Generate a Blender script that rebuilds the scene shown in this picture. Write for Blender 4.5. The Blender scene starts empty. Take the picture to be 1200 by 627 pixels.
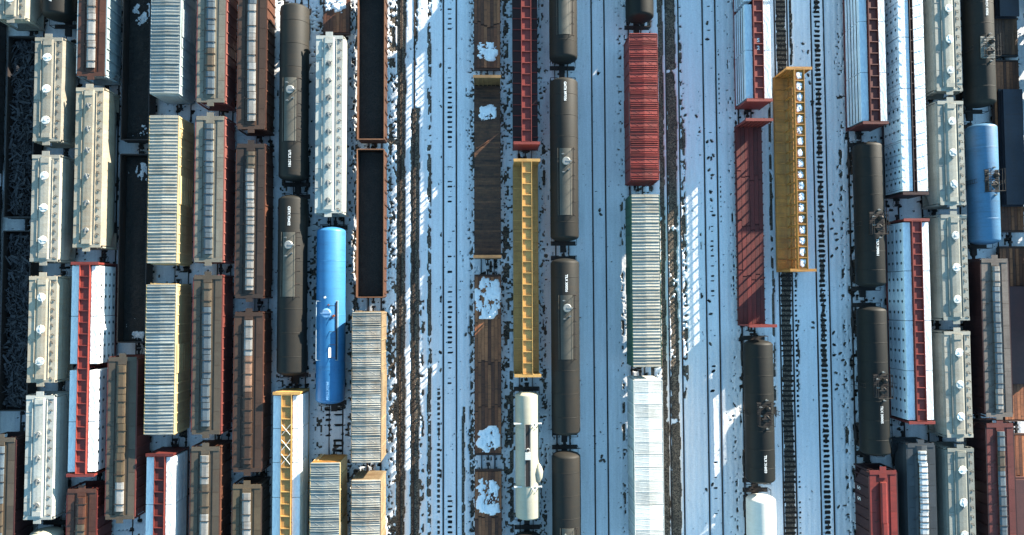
import bpy, math, random
import numpy as np
from mathutils import Matrix, Vector

sc = bpy.context.scene
COL = sc.collection
R = math.radians

# ------------------------------------------------------------------ camera, sky, sun, exposure
cam_d = bpy.data.cameras.new('camera')
cam_d.sensor_width = 36.0
cam_d.lens = 826.0 / 1200.0 * 36.0
cam_d.clip_end = 3000
cam = bpy.data.objects.new('camera', cam_d)
COL.objects.link(cam)
cam.matrix_world = Matrix(((0.99963909, 0.00265608, -0.02673249, 0.0),
                           (-0.00376303, 0.99913376, -0.04144347, 0.0),
                           (0.02659926, 0.04152911, 0.99878317, 81.3),
                           (0, 0, 0, 1)))
sc.camera = cam

SUN_AZ, SUN_EL = 43.0, 11.4          # azimuth measured from +X towards +Y
w = bpy.data.worlds.new('World')
sc.world = w
w.use_nodes = True
nt = w.node_tree
bg = nt.nodes['Background']
sky = nt.nodes.new('ShaderNodeTexSky')
sky.sky_type = 'NISHITA'
sky.sun_disc = False
sky.sun_elevation = R(SUN_EL)
sky.sun_rotation = R(90 - SUN_AZ)
sky.air_density = 1.0
sky.dust_density = 0.1
sky.ozone_density = 1.6
wb = nt.nodes.new('ShaderNodeMix'); wb.data_type = 'RGBA'; wb.blend_type = 'MULTIPLY'; wb.inputs[0].default_value = 1.0
wb.inputs[7].default_value = (0.86, 1.06, 1.02, 1)      # even white balance of the whole sky
nt.links.new(sky.outputs[0], wb.inputs[6]); nt.links.new(wb.outputs[2], bg.inputs[0])
bg.inputs[1].default_value = 0.115
sd = bpy.data.lights.new('sun', 'SUN')
sd.energy = 5.0
sd.angle = R(0.5)
sd.color = (1.0, 0.9, 0.75)
sun = bpy.data.objects.new('sun', sd)
COL.objects.link(sun)
a, e = R(SUN_AZ), R(SUN_EL)
sun_dir = Vector((math.cos(a) * math.cos(e), math.sin(a) * math.cos(e), math.sin(e)))
sun.rotation_euler = sun_dir.to_track_quat('Z', 'Y').to_euler()
sun.location = (60, 60, 60)
vs = sc.view_settings
vs.view_transform = 'Standard'
vs.look = 'None'
vs.gamma = 1.0
vs.exposure = 2.12
vs.use_curve_mapping = False
sc.render.resolution_x, sc.render.resolution_y = 1024, 535

# ------------------------------------------------------------------ materials
def s2l(c):
    return tuple(((x / 255.0) / 12.92 if x / 255.0 <= 0.04045 else ((x / 255.0 + 0.055) / 1.055) ** 2.4) for x in c)

MATS = {}
def paint(name, rgb, rough=0.6, dirt=0.35, dcol=(70, 52, 40), scale=0.9, metal=0.0, stretch=0.25, bump=0.15, vary=0.25, fine=7.0, spec=0.4):
    """weathered paint: base colour, large streaked dirt and fine speckle, per-object tint"""
    if name in MATS:
        return MATS[name]
    m = bpy.data.materials.new(name)
    m.use_nodes = True
    t = m.node_tree
    N, Lk = t.nodes, t.links
    b = N['Principled BSDF']
    tc = N.new('ShaderNodeTexCoord')
    oi = N.new('ShaderNodeObjectInfo')
    mul = N.new('ShaderNodeMath'); mul.operation = 'MULTIPLY'; mul.inputs[1].default_value = 57.0
    Lk.new(oi.outputs['Random'], mul.inputs[0])
    add = N.new('ShaderNodeVectorMath'); add.operation = 'ADD'
    Lk.new(tc.outputs['Object'], add.inputs[0]); Lk.new(mul.outputs[0], add.inputs[1])
    mp = N.new('ShaderNodeMapping')
    mp.inputs['Scale'].default_value = (1.0, stretch, 1.0)
    Lk.new(add.outputs[0], mp.inputs['Vector'])
    n1 = N.new('ShaderNodeTexNoise'); n1.inputs['Scale'].default_value = scale; n1.inputs['Detail'].default_value = 6; n1.inputs['Roughness'].default_value = 0.65
    Lk.new(mp.outputs[0], n1.inputs['Vector'])
    r1 = N.new('ShaderNodeValToRGB')
    r1.color_ramp.elements[0].position = 0.42; r1.color_ramp.elements[0].color = (0, 0, 0, 1)
    r1.color_ramp.elements[1].position = 0.66; r1.color_ramp.elements[1].color = (1, 1, 1, 1)
    Lk.new(n1.outputs['Fac'], r1.inputs[0])
    n2 = N.new('ShaderNodeTexNoise'); n2.inputs['Scale'].default_value = fine; n2.inputs['Detail'].default_value = 4; n2.inputs['Roughness'].default_value = 0.7
    Lk.new(add.outputs[0], n2.inputs['Vector'])
    r2 = N.new('ShaderNodeValToRGB')
    r2.color_ramp.elements[0].position = 0.30; r2.color_ramp.elements[0].color = (1 - vary, 1 - vary, 1 - vary, 1)
    r2.color_ramp.elements[1].position = 0.70; r2.color_ramp.elements[1].color = (1, 1, 1, 1)
    Lk.new(n2.outputs['Fac'], r2.inputs[0])
    dm = N.new('ShaderNodeMath'); dm.operation = 'MULTIPLY'; dm.inputs[1].default_value = dirt
    Lk.new(r1.outputs[0], dm.inputs[0])
    mix = N.new('ShaderNodeMix'); mix.data_type = 'RGBA'
    mix.inputs[6].default_value = (*s2l(rgb), 1); mix.inputs[7].default_value = (*s2l(dcol), 1)
    Lk.new(dm.outputs[0], mix.inputs[0])
    mm = N.new('ShaderNodeMix'); mm.data_type = 'RGBA'; mm.blend_type = 'MULTIPLY'; mm.inputs[0].default_value = 1.0
    Lk.new(mix.outputs[2], mm.inputs[6]); Lk.new(r2.outputs[0], mm.inputs[7])
    mr = N.new('ShaderNodeMapRange'); mr.inputs[3].default_value = 0.80; mr.inputs[4].default_value = 1.10
    Lk.new(oi.outputs['Random'], mr.inputs[0])
    n3 = N.new('ShaderNodeTexNoise'); n3.inputs['Scale'].default_value = 0.55; n3.inputs['Detail'].default_value = 5; n3.inputs['Roughness'].default_value = 0.6
    Lk.new(add.outputs[0], n3.inputs['Vector'])
    m3 = N.new('ShaderNodeMapRange'); m3.inputs[1].default_value = 0.3; m3.inputs[2].default_value = 0.7; m3.inputs[3].default_value = 1 - 0.9 * vary; m3.inputs[4].default_value = 1.05
    Lk.new(n3.outputs['Fac'], m3.inputs[0])
    mz = N.new('ShaderNodeMath'); mz.operation = 'MULTIPLY'
    Lk.new(mr.outputs[0], mz.inputs[0]); Lk.new(m3.outputs[0], mz.inputs[1])
    mp5 = N.new('ShaderNodeMapping'); mp5.inputs['Scale'].default_value = (0.35, 3.2, 0.5)
    Lk.new(add.outputs[0], mp5.inputs['Vector'])
    n5 = N.new('ShaderNodeTexNoise'); n5.inputs['Scale'].default_value = 1.0; n5.inputs['Detail'].default_value = 5; n5.inputs['Roughness'].default_value = 0.7
    Lk.new(mp5.outputs[0], n5.inputs['Vector'])
    r5 = N.new('ShaderNodeMapRange'); r5.inputs[1].default_value = 0.52; r5.inputs[2].default_value = 0.74; r5.inputs[3].default_value = 0.0; r5.inputs[4].default_value = min(1.0, 1.5 * dirt)
    Lk.new(n5.outputs['Fac'], r5.inputs[0])
    m5 = N.new('ShaderNodeMix'); m5.data_type = 'RGBA'
    dk = s2l(dcol); m5.inputs[7].default_value = (dk[0] * .8, dk[1] * .72, dk[2] * .66, 1)
    Lk.new(r5.outputs[0], m5.inputs[0]); Lk.new(mm.outputs[2], m5.inputs[6])
    sc_ = N.new('ShaderNodeVectorMath'); sc_.operation = 'SCALE'
    Lk.new(m5.outputs[2], sc_.inputs[0]); Lk.new(mz.outputs[0], sc_.inputs['Scale'])
    Lk.new(sc_.outputs[0], b.inputs['Base Color'])
    b.inputs['Roughness'].default_value = rough
    b.inputs['Metallic'].default_value = metal
    b.inputs['Specular IOR Level'].default_value = spec
    if bump:
        bp = N.new('ShaderNodeBump'); bp.inputs['Strength'].default_value = bump; bp.inputs['Distance'].default_value = 0.05
        Lk.new(n2.outputs['Fac'], bp.inputs['Height']); Lk.new(bp.outputs[0], b.inputs['Normal'])
    MATS[name] = m
    return m

def snow_mat(name, dirt=0.25):
    if name in MATS:
        return MATS[name]
    m = bpy.data.materials.new(name); m.use_nodes = True
    t = m.node_tree; N, Lk = t.nodes, t.links
    b = N['Principled BSDF']
    tc = N.new('ShaderNodeTexCoord')
    n1 = N.new('ShaderNodeTexNoise'); n1.inputs['Scale'].default_value = 0.35; n1.inputs['Detail'].default_value = 8; n1.inputs['Roughness'].default_value = 0.7
    mp = N.new('ShaderNodeMapping'); mp.inputs['Scale'].default_value = (3.0, 0.35, 1.0)
    Lk.new(tc.outputs['Object'], mp.inputs['Vector']); Lk.new(mp.outputs[0], n1.inputs['Vector'])
    n2 = N.new('ShaderNodeTexNoise'); n2.inputs['Scale'].default_value = 4.0; n2.inputs['Detail'].default_value = 6; n2.inputs['Roughness'].default_value = 0.75
    Lk.new(tc.outputs['Object'], n2.inputs['Vector'])
    r1 = N.new('ShaderNodeValToRGB')
    r1.color_ramp.elements[0].position = 0.35; r1.color_ramp.elements[0].color = (0.84, 0.86, 0.88, 1)
    r1.color_ramp.elements[1].position = 0.75; r1.color_ramp.elements[1].color = (0.84 - 0.5 * dirt, 0.86 - 0.55 * dirt, 0.88 - 0.6 * dirt, 1)
    Lk.new(n1.outputs['Fac'], r1.inputs[0])
    r2 = N.new('ShaderNodeValToRGB')
    r2.color_ramp.elements[0].position = 0.28; r2.color_ramp.elements[0].color = (0.55, 0.53, 0.5, 1)
    r2.color_ramp.elements[1].position = 0.42; r2.color_ramp.elements[1].color = (1, 1, 1, 1)
    Lk.new(n2.outputs['Fac'], r2.inputs[0])
    mm = N.new('ShaderNodeMix'); mm.data_type = 'RGBA'; mm.blend_type = 'MULTIPLY'; mm.inputs[0].default_value = min(1.0, dirt * 2.6)
    Lk.new(r1.outputs[0], mm.inputs[6]); Lk.new(r2.outputs[0], mm.inputs[7])
    n3 = N.new('ShaderNodeTexNoise'); n3.inputs['Scale'].default_value = 9.0; n3.inputs['Detail'].default_value = 4; n3.inputs['Roughness'].default_value = 0.8
    Lk.new(tc.outputs['Object'], n3.inputs['Vector'])
    mp4 = N.new('ShaderNodeMapping'); mp4.inputs['Scale'].default_value = (5.0, 0.16, 1.0)
    Lk.new(tc.outputs['Object'], mp4.inputs['Vector'])
    n4 = N.new('ShaderNodeTexNoise'); n4.inputs['Scale'].default_value = 1.0; n4.inputs['Detail'].default_value = 5; n4.inputs['Roughness'].default_value = 0.7
    Lk.new(mp4.outputs[0], n4.inputs['Vector'])
    a3 = N.new('ShaderNodeMapRange'); a3.inputs[1].default_value = 0.32; a3.inputs[2].default_value = 0.6; a3.inputs[3].default_value = 1 - 0.9 * dirt; a3.inputs[4].default_value = 1.0
    Lk.new(n3.outputs['Fac'], a3.inputs[0])
    a4 = N.new('ShaderNodeMapRange'); a4.inputs[1].default_value = 0.3; a4.inputs[2].default_value = 0.62; a4.inputs[3].default_value = 1 - 0.55 * dirt; a4.inputs[4].default_value = 1.0
    Lk.new(n4.outputs['Fac'], a4.inputs[0])
    m4 = N.new('ShaderNodeMath'); m4.operation = 'MULTIPLY'
    Lk.new(a3.outputs[0], m4.inputs[0]); Lk.new(a4.outputs[0], m4.inputs[1])
    sc_ = N.new('ShaderNodeVectorMath'); sc_.operation = 'SCALE'
    Lk.new(mm.outputs[2], sc_.inputs[0]); Lk.new(m4.outputs[0], sc_.inputs['Scale'])
    Lk.new(sc_.outputs[0], b.inputs['Base Color'])
    b.inputs['Roughness'].default_value = 0.75
    bp = N.new('ShaderNodeBump'); bp.inputs['Strength'].default_value = 0.5; bp.inputs['Distance'].default_value = 0.08
    Lk.new(n2.outputs['Fac'], bp.inputs['Height']); Lk.new(bp.outputs[0], b.inputs['Normal'])
    MATS[name] = m
    return m

def gravel_mat(name, dark, light, scale=9.0):
    if name in MATS:
        return MATS[name]
    m = bpy.data.materials.new(name); m.use_nodes = True
    t = m.node_tree; N, Lk = t.nodes, t.links
    b = N['Principled BSDF']
    tc = N.new('ShaderNodeTexCoord')
    v = N.new('ShaderNodeTexVoronoi'); v.inputs['Scale'].default_value = scale
    Lk.new(tc.outputs['Object'], v.inputs['Vector'])
    n = N.new('ShaderNodeTexNoise'); n.inputs['Scale'].default_value = 0.8; n.inputs['Detail'].default_value = 6
    Lk.new(tc.outputs['Object'], n.inputs['Vector'])
    sep = N.new('ShaderNodeSeparateColor'); Lk.new(v.outputs['Color'], sep.inputs[0])
    ad = N.new('ShaderNodeMath'); ad.operation = 'MULTIPLY'
    Lk.new(sep.outputs[0], ad.inputs[0]); Lk.new(n.outputs['Fac'], ad.inputs[1])
    r = N.new('ShaderNodeValToRGB')
    r.color_ramp.elements[0].position = 0.05; r.color_ramp.elements[0].color = (*s2l(dark), 1)
    r.color_ramp.elements[1].position = 0.6; r.color_ramp.elements[1].color = (*s2l(light), 1)
    Lk.new(ad.outputs[0], r.inputs[0]); Lk.new(r.outputs[0], b.inputs['Base Color'])
    b.inputs['Roughness'].default_value = 0.9
    bp = N.new('ShaderNodeBump'); bp.inputs['Strength'].default_value = 0.8; bp.inputs['Distance'].default_value = 0.06
    Lk.new(v.outputs['Distance'], bp.inputs['Height']); Lk.new(bp.outputs[0], b.inputs['Normal'])
    MATS[name] = m
    return m

def wrap_mat(name, dots=False, rgb=(225, 226, 224)):
    """lumber wrap: wrinkled white film, optionally with rows of printed dark dots on its side"""
    if name in MATS:
        return MATS[name]
    m = bpy.data.materials.new(name); m.use_nodes = True
    t = m.node_tree; N, Lk = t.nodes, t.links
    b = N['Principled BSDF']
    tc = N.new('ShaderNodeTexCoord')
    mp = N.new('ShaderNodeMapping'); mp.inputs['Rotation'].default_value = (0, 0, 0.6); mp.inputs['Scale'].default_value = (1.2, 0.5, 1.0)
    Lk.new(tc.outputs['Object'], mp.inputs['Vector'])
    n = N.new('ShaderNodeTexNoise'); n.inputs['Scale'].default_value = 2.2; n.inputs['Detail'].default_value = 5; n.inputs['Distortion'].default_value = 1.2
    Lk.new(mp.outputs[0], n.inputs['Vector'])
    r = N.new('ShaderNodeValToRGB')
    c = s2l(rgb)
    r.color_ramp.elements[0].position = 0.3; r.color_ramp.elements[0].color = (c[0] * .78, c[1] * .8, c[2] * .84, 1)
    r.color_ramp.elements[1].position = 0.6; r.color_ramp.elements[1].color = (*c, 1)
    Lk.new(n.outputs['Fac'], r.inputs[0])
    out = r.outputs[0]
    if dots:
        sx = N.new('ShaderNodeSeparateXYZ'); Lk.new(tc.outputs['Object'], sx.inputs[0])
        def mth(op, x, y=None):
            k = N.new('ShaderNodeMath'); k.operation = op
            for i, q in enumerate((x, y)):
                if q is None: continue
                if isinstance(q, (int, float)): k.inputs[i].default_value = q
                else: Lk.new(q, k.inputs[i])
            return k.outputs[0]
        zr = mth('MULTIPLY', sx.outputs[2], 1 / 0.62)
        row = mth('FLOOR', zr)
        fz = mth('SUBTRACT', mth('FRACT', zr), 0.5)
        yr = mth('ADD', mth('MULTIPLY', sx.outputs[1], 1 / 1.22), mth('MULTIPLY', row, 0.5))
        fy = mth('SUBTRACT', mth('FRACT', yr), 0.5)
        d2 = mth('ADD', mth('POWER', mth('MULTIPLY', fz, 0.62), 2.0), mth('POWER', mth('MULTIPLY', fy, 1.22), 2.0))
        g = N.new('ShaderNodeNewGeometry')
        nx = N.new('ShaderNodeSeparateXYZ'); Lk.new(tc.outputs['Normal'], nx.inputs[0])
        side = mth('GREATER_THAN', mth('ABSOLUTE', nx.outputs[0]), 0.6)
        fac = mth('MULTIPLY', mth('LESS_THAN', d2, 0.027), side)
        mx = N.new('ShaderNodeMix'); mx.data_type = 'RGBA'
        Lk.new(fac, mx.inputs[0]); Lk.new(out, mx.inputs[6]); mx.inputs[7].default_value = (0.02, 0.03, 0.035, 1)
        out = mx.outputs[2]
    Lk.new(out, b.inputs['Base Color'])
    b.inputs['Roughness'].default_value = 0.45
    bp = N.new('ShaderNodeBump'); bp.inputs['Strength'].default_value = 0.6; bp.inputs['Distance'].default_value = 0.12
    Lk.new(n.outputs['Fac'], bp.inputs['Height']); Lk.new(bp.outputs[0], b.inputs['Normal'])
    MATS[name] = m
    return m

M_SNOW = snow_mat('snow', 0.2)
M_SNOWC = snow_mat('snow_clean', 0.08)
M_SNOWSHADE = snow_mat('snow_shade_tone', 0.75)  # snow colour darkened to stand in for the shade down inside the coal gondolas
M_BALLAST = gravel_mat('ballast', (44, 38, 33), (128, 112, 94))
M_COAL = gravel_mat('coal', (13, 11, 10), (42, 36, 31), 14.0)
M_IRON = paint('dark_iron', (38, 34, 32), 0.7, 0.5, (62, 44, 34))
M_RAIL = paint('rail_steel', (74, 58, 48), 0.55, 0.4, (40, 28, 22), metal=0.3)
M_TIE = paint('sleeper_wood', (42, 34, 29), 0.9, 0.5, (24, 20, 18))
M_WHITE = paint('white_paint', (225, 225, 220), 0.55, 0.2, (150, 140, 125))
M_LETTER = paint('lettering_white', (235, 235, 232), 0.6, 0.1, (170, 165, 155), bump=0)
M_GALV = paint('galvanised', (150, 152, 150), 0.5, 0.4, (95, 90, 84), metal=0.3)
M_CABLE = paint('steel_cable', (150, 150, 150), 0.5, 0.3, (80, 76, 70), metal=0.4)

# ------------------------------------------------------------------ mesh builder
class MB:
    def __init__(s):
        s.v = []; s.f = []; s.sm = []
    def add(s, vs, fs, smooth=False):
        o = len(s.v)
        s.v += [tuple(p) for p in vs]
        for f in fs:
            s.f.append([i + o for i in f]); s.sm.append(smooth)
        return s
    def box(s, x0, x1, y0, y1, z0, z1):
        return s.add([(x0, y0, z0), (x1, y0, z0), (x1, y1, z0), (x0, y1, z0), (x0, y0, z1), (x1, y0, z1), (x1, y1, z1), (x0, y1, z1)],
                     [(3, 2, 1, 0), (4, 5, 6, 7), (0, 1, 5, 4), (1, 2, 6, 5), (2, 3, 7, 6), (3, 0, 4, 7)])
    def prism(s, prof, y0, y1, smooth=False, caps=True):
        """closed xz profile (counter-clockwise seen from -y) swept along y"""
        n = len(prof)
        vs = [(x, y0, z) for x, z in prof] + [(x, y1, z) for x, z in prof]
        s.add(vs, [(i, (i + 1) % n, n + (i + 1) % n, n + i) for i in range(n)], smooth)
        if caps:
            s.add([vs[i] for i in range(n)], [list(range(n))[::-1]] if False else [list(range(n))])
            s.add([vs[n + i] for i in range(n)], [list(range(n))[::-1]])
        return s
    def xprism(s, prof, x0, x1):
        n = len(prof)
        vs = [(x0, y, z) for y, z in prof] + [(x1, y, z) for y, z in prof]
        s.add(vs, [(i, n + i, n + (i + 1) % n, (i + 1) % n) for i in range(n)])
        s.add(vs[:n], [list(range(n))[::-1]]); s.add(vs[n:], [list(range(n))])
        return s
    def loft(s, rings, smooth=False, caps=True):
        n = len(rings[0])
        vs = [p for r in rings for p in r]
        fs = []
        for k in range(len(rings) - 1):
            for i in range(n):
                j = (i + 1) % n
                fs.append((k * n + i, k * n + j, (k + 1) * n + j, (k + 1) * n + i))
        s.add(vs, fs, smooth)
        if caps:
            s.add(rings[0], [list(range(n))[::-1]]); s.add(rings[-1], [list(range(n))])
        return s
    def tube(s, p0, p1, r, n=6):
        p0, p1 = Vector(p0), Vector(p1)
        d = (p1 - p0)
        if d.length < 1e-6: return s
        q = d.to_track_quat('Z', 'Y').to_matrix()
        ring = [q @ Vector((math.cos(2 * math.pi * i / n) * r, math.sin(2 * math.pi * i / n) * r, 0)) for i in range(n)]
        return s.loft([[p0 + c for c in ring], [p1 + c for c in ring]], smooth=n > 6)
    def path(s, pts, r, n=5):
        for p, q in zip(pts, pts[1:]): s.tube(p, q, r, n)
        return s
    def cyl(s, cx, cy, z0, z1, r, n=16, r1=None):
        r1 = r if r1 is None else r1
        a = [(cx + math.cos(2 * math.pi * i / n) * r, cy + math.sin(2 * math.pi * i / n) * r, z0) for i in range(n)]
        b = [(cx + math.cos(2 * math.pi * i / n) * r1, cy + math.sin(2 * math.pi * i / n) * r1, z1) for i in range(n)]
        return s.loft([a, b])
    def lathe_y(s, prof, cz, n=40, cx=0.0):
        """prof = [(y, radius)], axis along y at height cz"""
        rings = []
        for y, r in prof:
            rings.append([(cx + r * math.sin(2 * math.pi * i / n), y, cz + r * math.cos(2 * math.pi * i / n)) for i in range(n)])
        return s.loft(rings, smooth=True)
    def patch(s, a0, a1, y0, y1, r, cz, th=0.02, n=10):
        """curved plate hugging a tank of radius r between angles (degrees from the top, + to the right)"""
        o, q = [], []
        for i in range(n + 1):
            an = R(a0 + (a1 - a0) * i / n)
            o.append(((r + th) * math.sin(an), cz + (r + th) * math.cos(an)))
            q.append(((r - 0.01) * math.sin(an), cz + (r - 0.01) * math.cos(an)))
        prof = o[::-1] + q
        return s.prism(prof[::-1], y0, y1)
    def mesh(s, name, mat):
        me = bpy.data.meshes.new(name)
        me.from_pydata(s.v, [], s.f)
        me.polygons.foreach_set('use_smooth', s.sm)
        me.materials.append(mat)
        me.update()
        return me

CACHE = {}
def shared(key, fn, name, mat):
    k = (key, mat.name)
    if k not in CACHE:
        mb = MB(); fn(mb); CACHE[k] = mb.mesh(name, mat)
    return CACHE[k]

def obj(name, me, parent=None, loc=(0, 0, 0), rot=None, kind=None, label=None):
    o = bpy.data.objects.new(name, me)
    COL.objects.link(o)
    o.parent = parent
    o.location = loc
    if rot: o.rotation_euler = rot
    if kind: o['kind'] = kind
    if label: o['label'] = label
    return o

def build(name, mat, fn, parent=None, **k):
    mb = MB(); fn(mb)
    return obj(name, mb.mesh(name, mat), parent, **k)

def thing(name, label, cat, x, y, z, group=None):
    o = obj(name, None, None, (x, y, z))
    o.empty_display_size = 0.5
    o['label'] = label; o['category'] = cat
    if group: o['group'] = group
    return o

RT = 0.14            # top of rail
rnd = random.Random(7)

# ------------------------------------------------------------------ the ground, snow and tracks
OCC = [-52.3, -48.2, -43.7, -39.7, -35.45, -30.7, -26.4, -22.15, -17.9, -13.57, -0.62, 3.72, 8.0, 16.7, 29.6, 42.6, 46.9, 51.25, 55.8, 60.2, 64.6]
OPEN = [-9.84, -4.98, 12.35, 21.1, 25.5, 34.1, 38.45]
G = 0.755            # half distance between rail centres

def vnoise(X, Y, sx, sy, seed):
    rg = np.random.default_rng(seed)
    n = 257
    lat = rg.random((n, n))
    u = X / sx + 1000.0; v = Y / sy + 1000.0
    i = np.floor(u).astype(int); j = np.floor(v).astype(int)
    fu = u - i; fv = v - j
    fu = fu * fu * (3 - 2 * fu); fv = fv * fv * (3 - 2 * fv)
    a = lat[i % n, j % n]; b = lat[(i + 1) % n, j % n]; c = lat[i % n, (j + 1) % n]; d = lat[(i + 1) % n, (j + 1) % n]
    return (a * (1 - fu) + b * fu) * (1 - fv) + (c * (1 - fu) + d * fu) * fv

def sstep(a, b, x):
    t = np.clip((x - a) / (b - a), 0, 1)
    return t * t * (3 - 2 * t)

# strips where the snow is worn or melted through: x, half width, y from, y to, cover 0..1
STRIPS = [(-10.62, .56, -30, 40, .97), (-8.98, .56, -30, 22, .95), (-8.98, .28, 22, 40, .40), (-7.35, .28, -30, 40, .6), (-11.6, .6, -30, 40, .44), (-8.3, .5, -30, 0, .42), (-6.1, .2, -30, 40, .3),
          (-3.45, .2, -30, -12, .72), (-3.6, .3, -3, 6, .42),
          (20.95, .62, -30, -14.5, .99), (20.95, .62, 8, 26.5, .93), (20.95, .6, -14.5, 8, .74), (20.95, .62, 26.5, 42, .99), (19.72, .36, -30, 42, .82), (22.1, .24, -12, 35, .46),
          (19.9, .36, -30, -14, .9), (25.5, .5, 0, 20, .26),
          (34.1, .62, -32, 3, .99), (34.1, .62, 25, 42, .97), (32.6, .2, -14, 26, .62), (35.4, .18, -12, 4, .5), (35.3, .2, 27, 42, .62),
          (38.45, .3, -32, 42, .45), (12.3, .2, -30, 40, .12),
          (15.0, .2, -26, 12, .40), (-2.5, .25, -30, 6, .48), (1.55, .45, -30, 36, .46), (5.9, .3, -28, 30, .42), (2.1, .3, -30, -8, .66),
          (-15.7, .4, -30, 36, .46), (-19.9, .3, -30, 36, .42), (-24.2, .4, -30, 36, .45), (40.9, .25, -30, 18, .42), (28.0, .15, -30, 12, .35),
          (-12.0, .3, -30, 36, .3), (18.4, .3, -30, 36, .6), (22.3, .3, -10, 20, .5), (24.3, .2, -5, 25, .36)]
# dashes where the sleepers melt through: track x, offset, half width, y from, y to, strength
DASH = [(-4.98, 0, .26, -31, 40, .62), (-4.98, -1.3, .16, -31, -10.5, .95), (25.5, 0, .2, -31, 40, .42), (25.5, 1.12, .09, 5, 40, .55),
        (38.45, 0, .36, -32, 42, .95), (34.1, 1.15, .12, -32, 4, .72), (34.1, 0, .66, -32, 3, .8), (-17.9, -.9, .3, -20, -11, .8), (-17.9, .2, .4, -18, -11, .8), (22.4, 0, .1, -5, 26, .4)]
FEET = [(25.15, 18.08, 60), (25.65, 18.18, -50), (25.22, 16.16, 50), (25.83, 16.47, -60), (25.3, 14.76, 50), (25.69, 14.15, 10), (25.41, 12.15, -70), 
        (25.49, 11.24, -65), (25.77, 9.44, 0), (23.88, 21.11, -60), (25.36, 32.2, 70), (25.33, 30.26, 0), (21.38, 22.21, -75), (22.28, 22.01, 30), 
        (22.57, 21.2, 40), (22.36, 20.49, -80), (22.25, 19.69, -75), (25.06, -0.6, -40), (25.24, -2.09, 10), (25.13, -5.54, -50), (25.43, -8.69, 40), 
        (25.3, -10.94, 20), (22.27, -0, 30), (22.36, -1.09, 0), (22.34, -2.27, 20), (25.13, -21.66, 70), (24.43, -22.23, -60), (36.73, 29.81, -10), 
        (37.32, 28.79, 80), (37.26, 26.03, -60), (37.44, 25.12, -70), (37.7, 22.88, 0), (37.69, 22.57, 80), (39.66, 10.64, 30), (39.84, 9.63, -80), 
        (39.93, 8.83, -70), (39.7, 7.83, 20), (40.19, 7.22, 10), (40.28, 6.52, 20), (40.25, 5.52, 50), (39.63, 4.62, 60), (37.24, -3.13, -30), 
        (37.22, -3.73, -10), (39.62, -4.33, 50), (39.69, -5.72, -30), (40.9, -5.63, 60), (39.66, -6.91, 10), (40.37, -6.71, 30), (40.66, -7.51, 10), 
        (40.95, -8, 50), (39.82, -8.98, -15), (39.94, -10.36, -20), (39.82, -10.85, 30), (39.76, -24.34, 60), (12.42, 10.05, 80), (12.52, 9.55, -40), 
        (12.37, -18.33, 70), (12.26, -18.82, 20), (12.66, -18.82, -60), (-3.15, -4.31, 75), (-7.25, -6.04, -50), (-6.08, -6.34, -45), (12.37, 26.12, 80)]   # trodden hollows: x, y, heading

def snow_height(X, Y):
    n_big = vnoise(X, Y, 1.3, 4.0, 1)
    n_mid = vnoise(X, Y, .45, .9, 2)
    n_fin = vnoise(X, Y, .2, .22, 3)
    z = 0.035 + .03 * n_big + .02 * n_mid + .016 * n_fin
    # long plough and tyre ridges along the yard
    z += .012 * np.sin(X * 9.0 + 2 * vnoise(X, Y, 3, 20, 4))
    rag = .55 * vnoise(X, Y, .35, .6, 5) + .3 * vnoise(X, Y, .16, .25, 6) + .35 * (vnoise(X, Y, 3.0, 3.2, 7) - .1)
    depth = np.zeros_like(X)
    for k, (x0, hw, y0, y1, cov) in enumerate(STRIPS):
        wob = .12 * (vnoise(X * 0, Y, 1, 1.7, 30 + k) - .5)
        d = np.abs(X - x0 - wob) / hw
        m = sstep(1.25, .55, d) * sstep(y0 - .8, y0 + .8, Y) * sstep(y1 + .8, y1 - .8, Y)
        lim = cov * 1.2 - .02
        depth = np.maximum(depth, sstep(0.02, -.10, rag - lim * m) * (m > .02))
    pat = .5 + .5 * np.cos(2 * np.pi * Y / .58)
    for k, (xt, off, hw, y0, y1, st) in enumerate(DASH):
        d = np.abs(X - xt - off) / hw
        m = sstep(1.15, .6, d + .5 * (n_fin - .5)) * ((Y > y0) & (Y < y1))
        amt = vnoise(X * 0 + k * 9.0, Y, 1, 4.0, 60 + k) * .6 + vnoise(X * 0 + k * 5.0, Y, 1, .58, 90 + k) * .4
        depth = np.maximum(depth, m * sstep(1.02 - st, 1.14 - st, amt * pat))
    for x0 in OCC:                                       # specks knocked off the cars, both sides of every standing train
        d = np.abs(np.abs(X - x0) - 1.75)
        sp = vnoise(X, Y, .17, .22, 11)
        hv = .16 if x0 in (-22.15, -17.9, -13.57, -.62, 3.72) else (.07 if x0 in (16.7, 42.6) else 0.0)
        sp = .75 * sp + .35 * vnoise(X, Y, .34, .6, 15)
        depth = np.maximum(depth, sstep(.86, .94, sp + hv * (.4 + vnoise(X, Y, 1.2, 4, 16)) + .14 * vnoise(X, Y, 2, 5, 12) - .30 * d) * .9)
        inn = sstep(1.3, .9, np.abs(X - x0))
        depth = np.maximum(depth, inn * sstep(.72, .80, vnoise(X, Y, .3, .5, 13)))
    depth = np.maximum(depth, sstep(.955, .975, vnoise(X, Y, .18, .2, 14)) * .8)
    for fx, fy, an in FEET:
        ca, sa = math.cos(R(an)), math.sin(R(an))
        u = (X - fx) * ca + (Y - fy) * sa; v = -(X - fx) * sa + (Y - fy) * ca
        q = (u / .25) ** 2 + (v / .14) ** 2
        depth = np.maximum(depth, sstep(1.3, .7, q))
    for x0 in [-56.6] + OCC + OPEN:                                # open groove beside each rail, so that the rail stands clear
        for s in (-1, 1):
            depth = np.maximum(depth, .26 * sstep(.11, .07, np.abs(X - x0 - s * G)))
    return z - depth * .26

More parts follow.
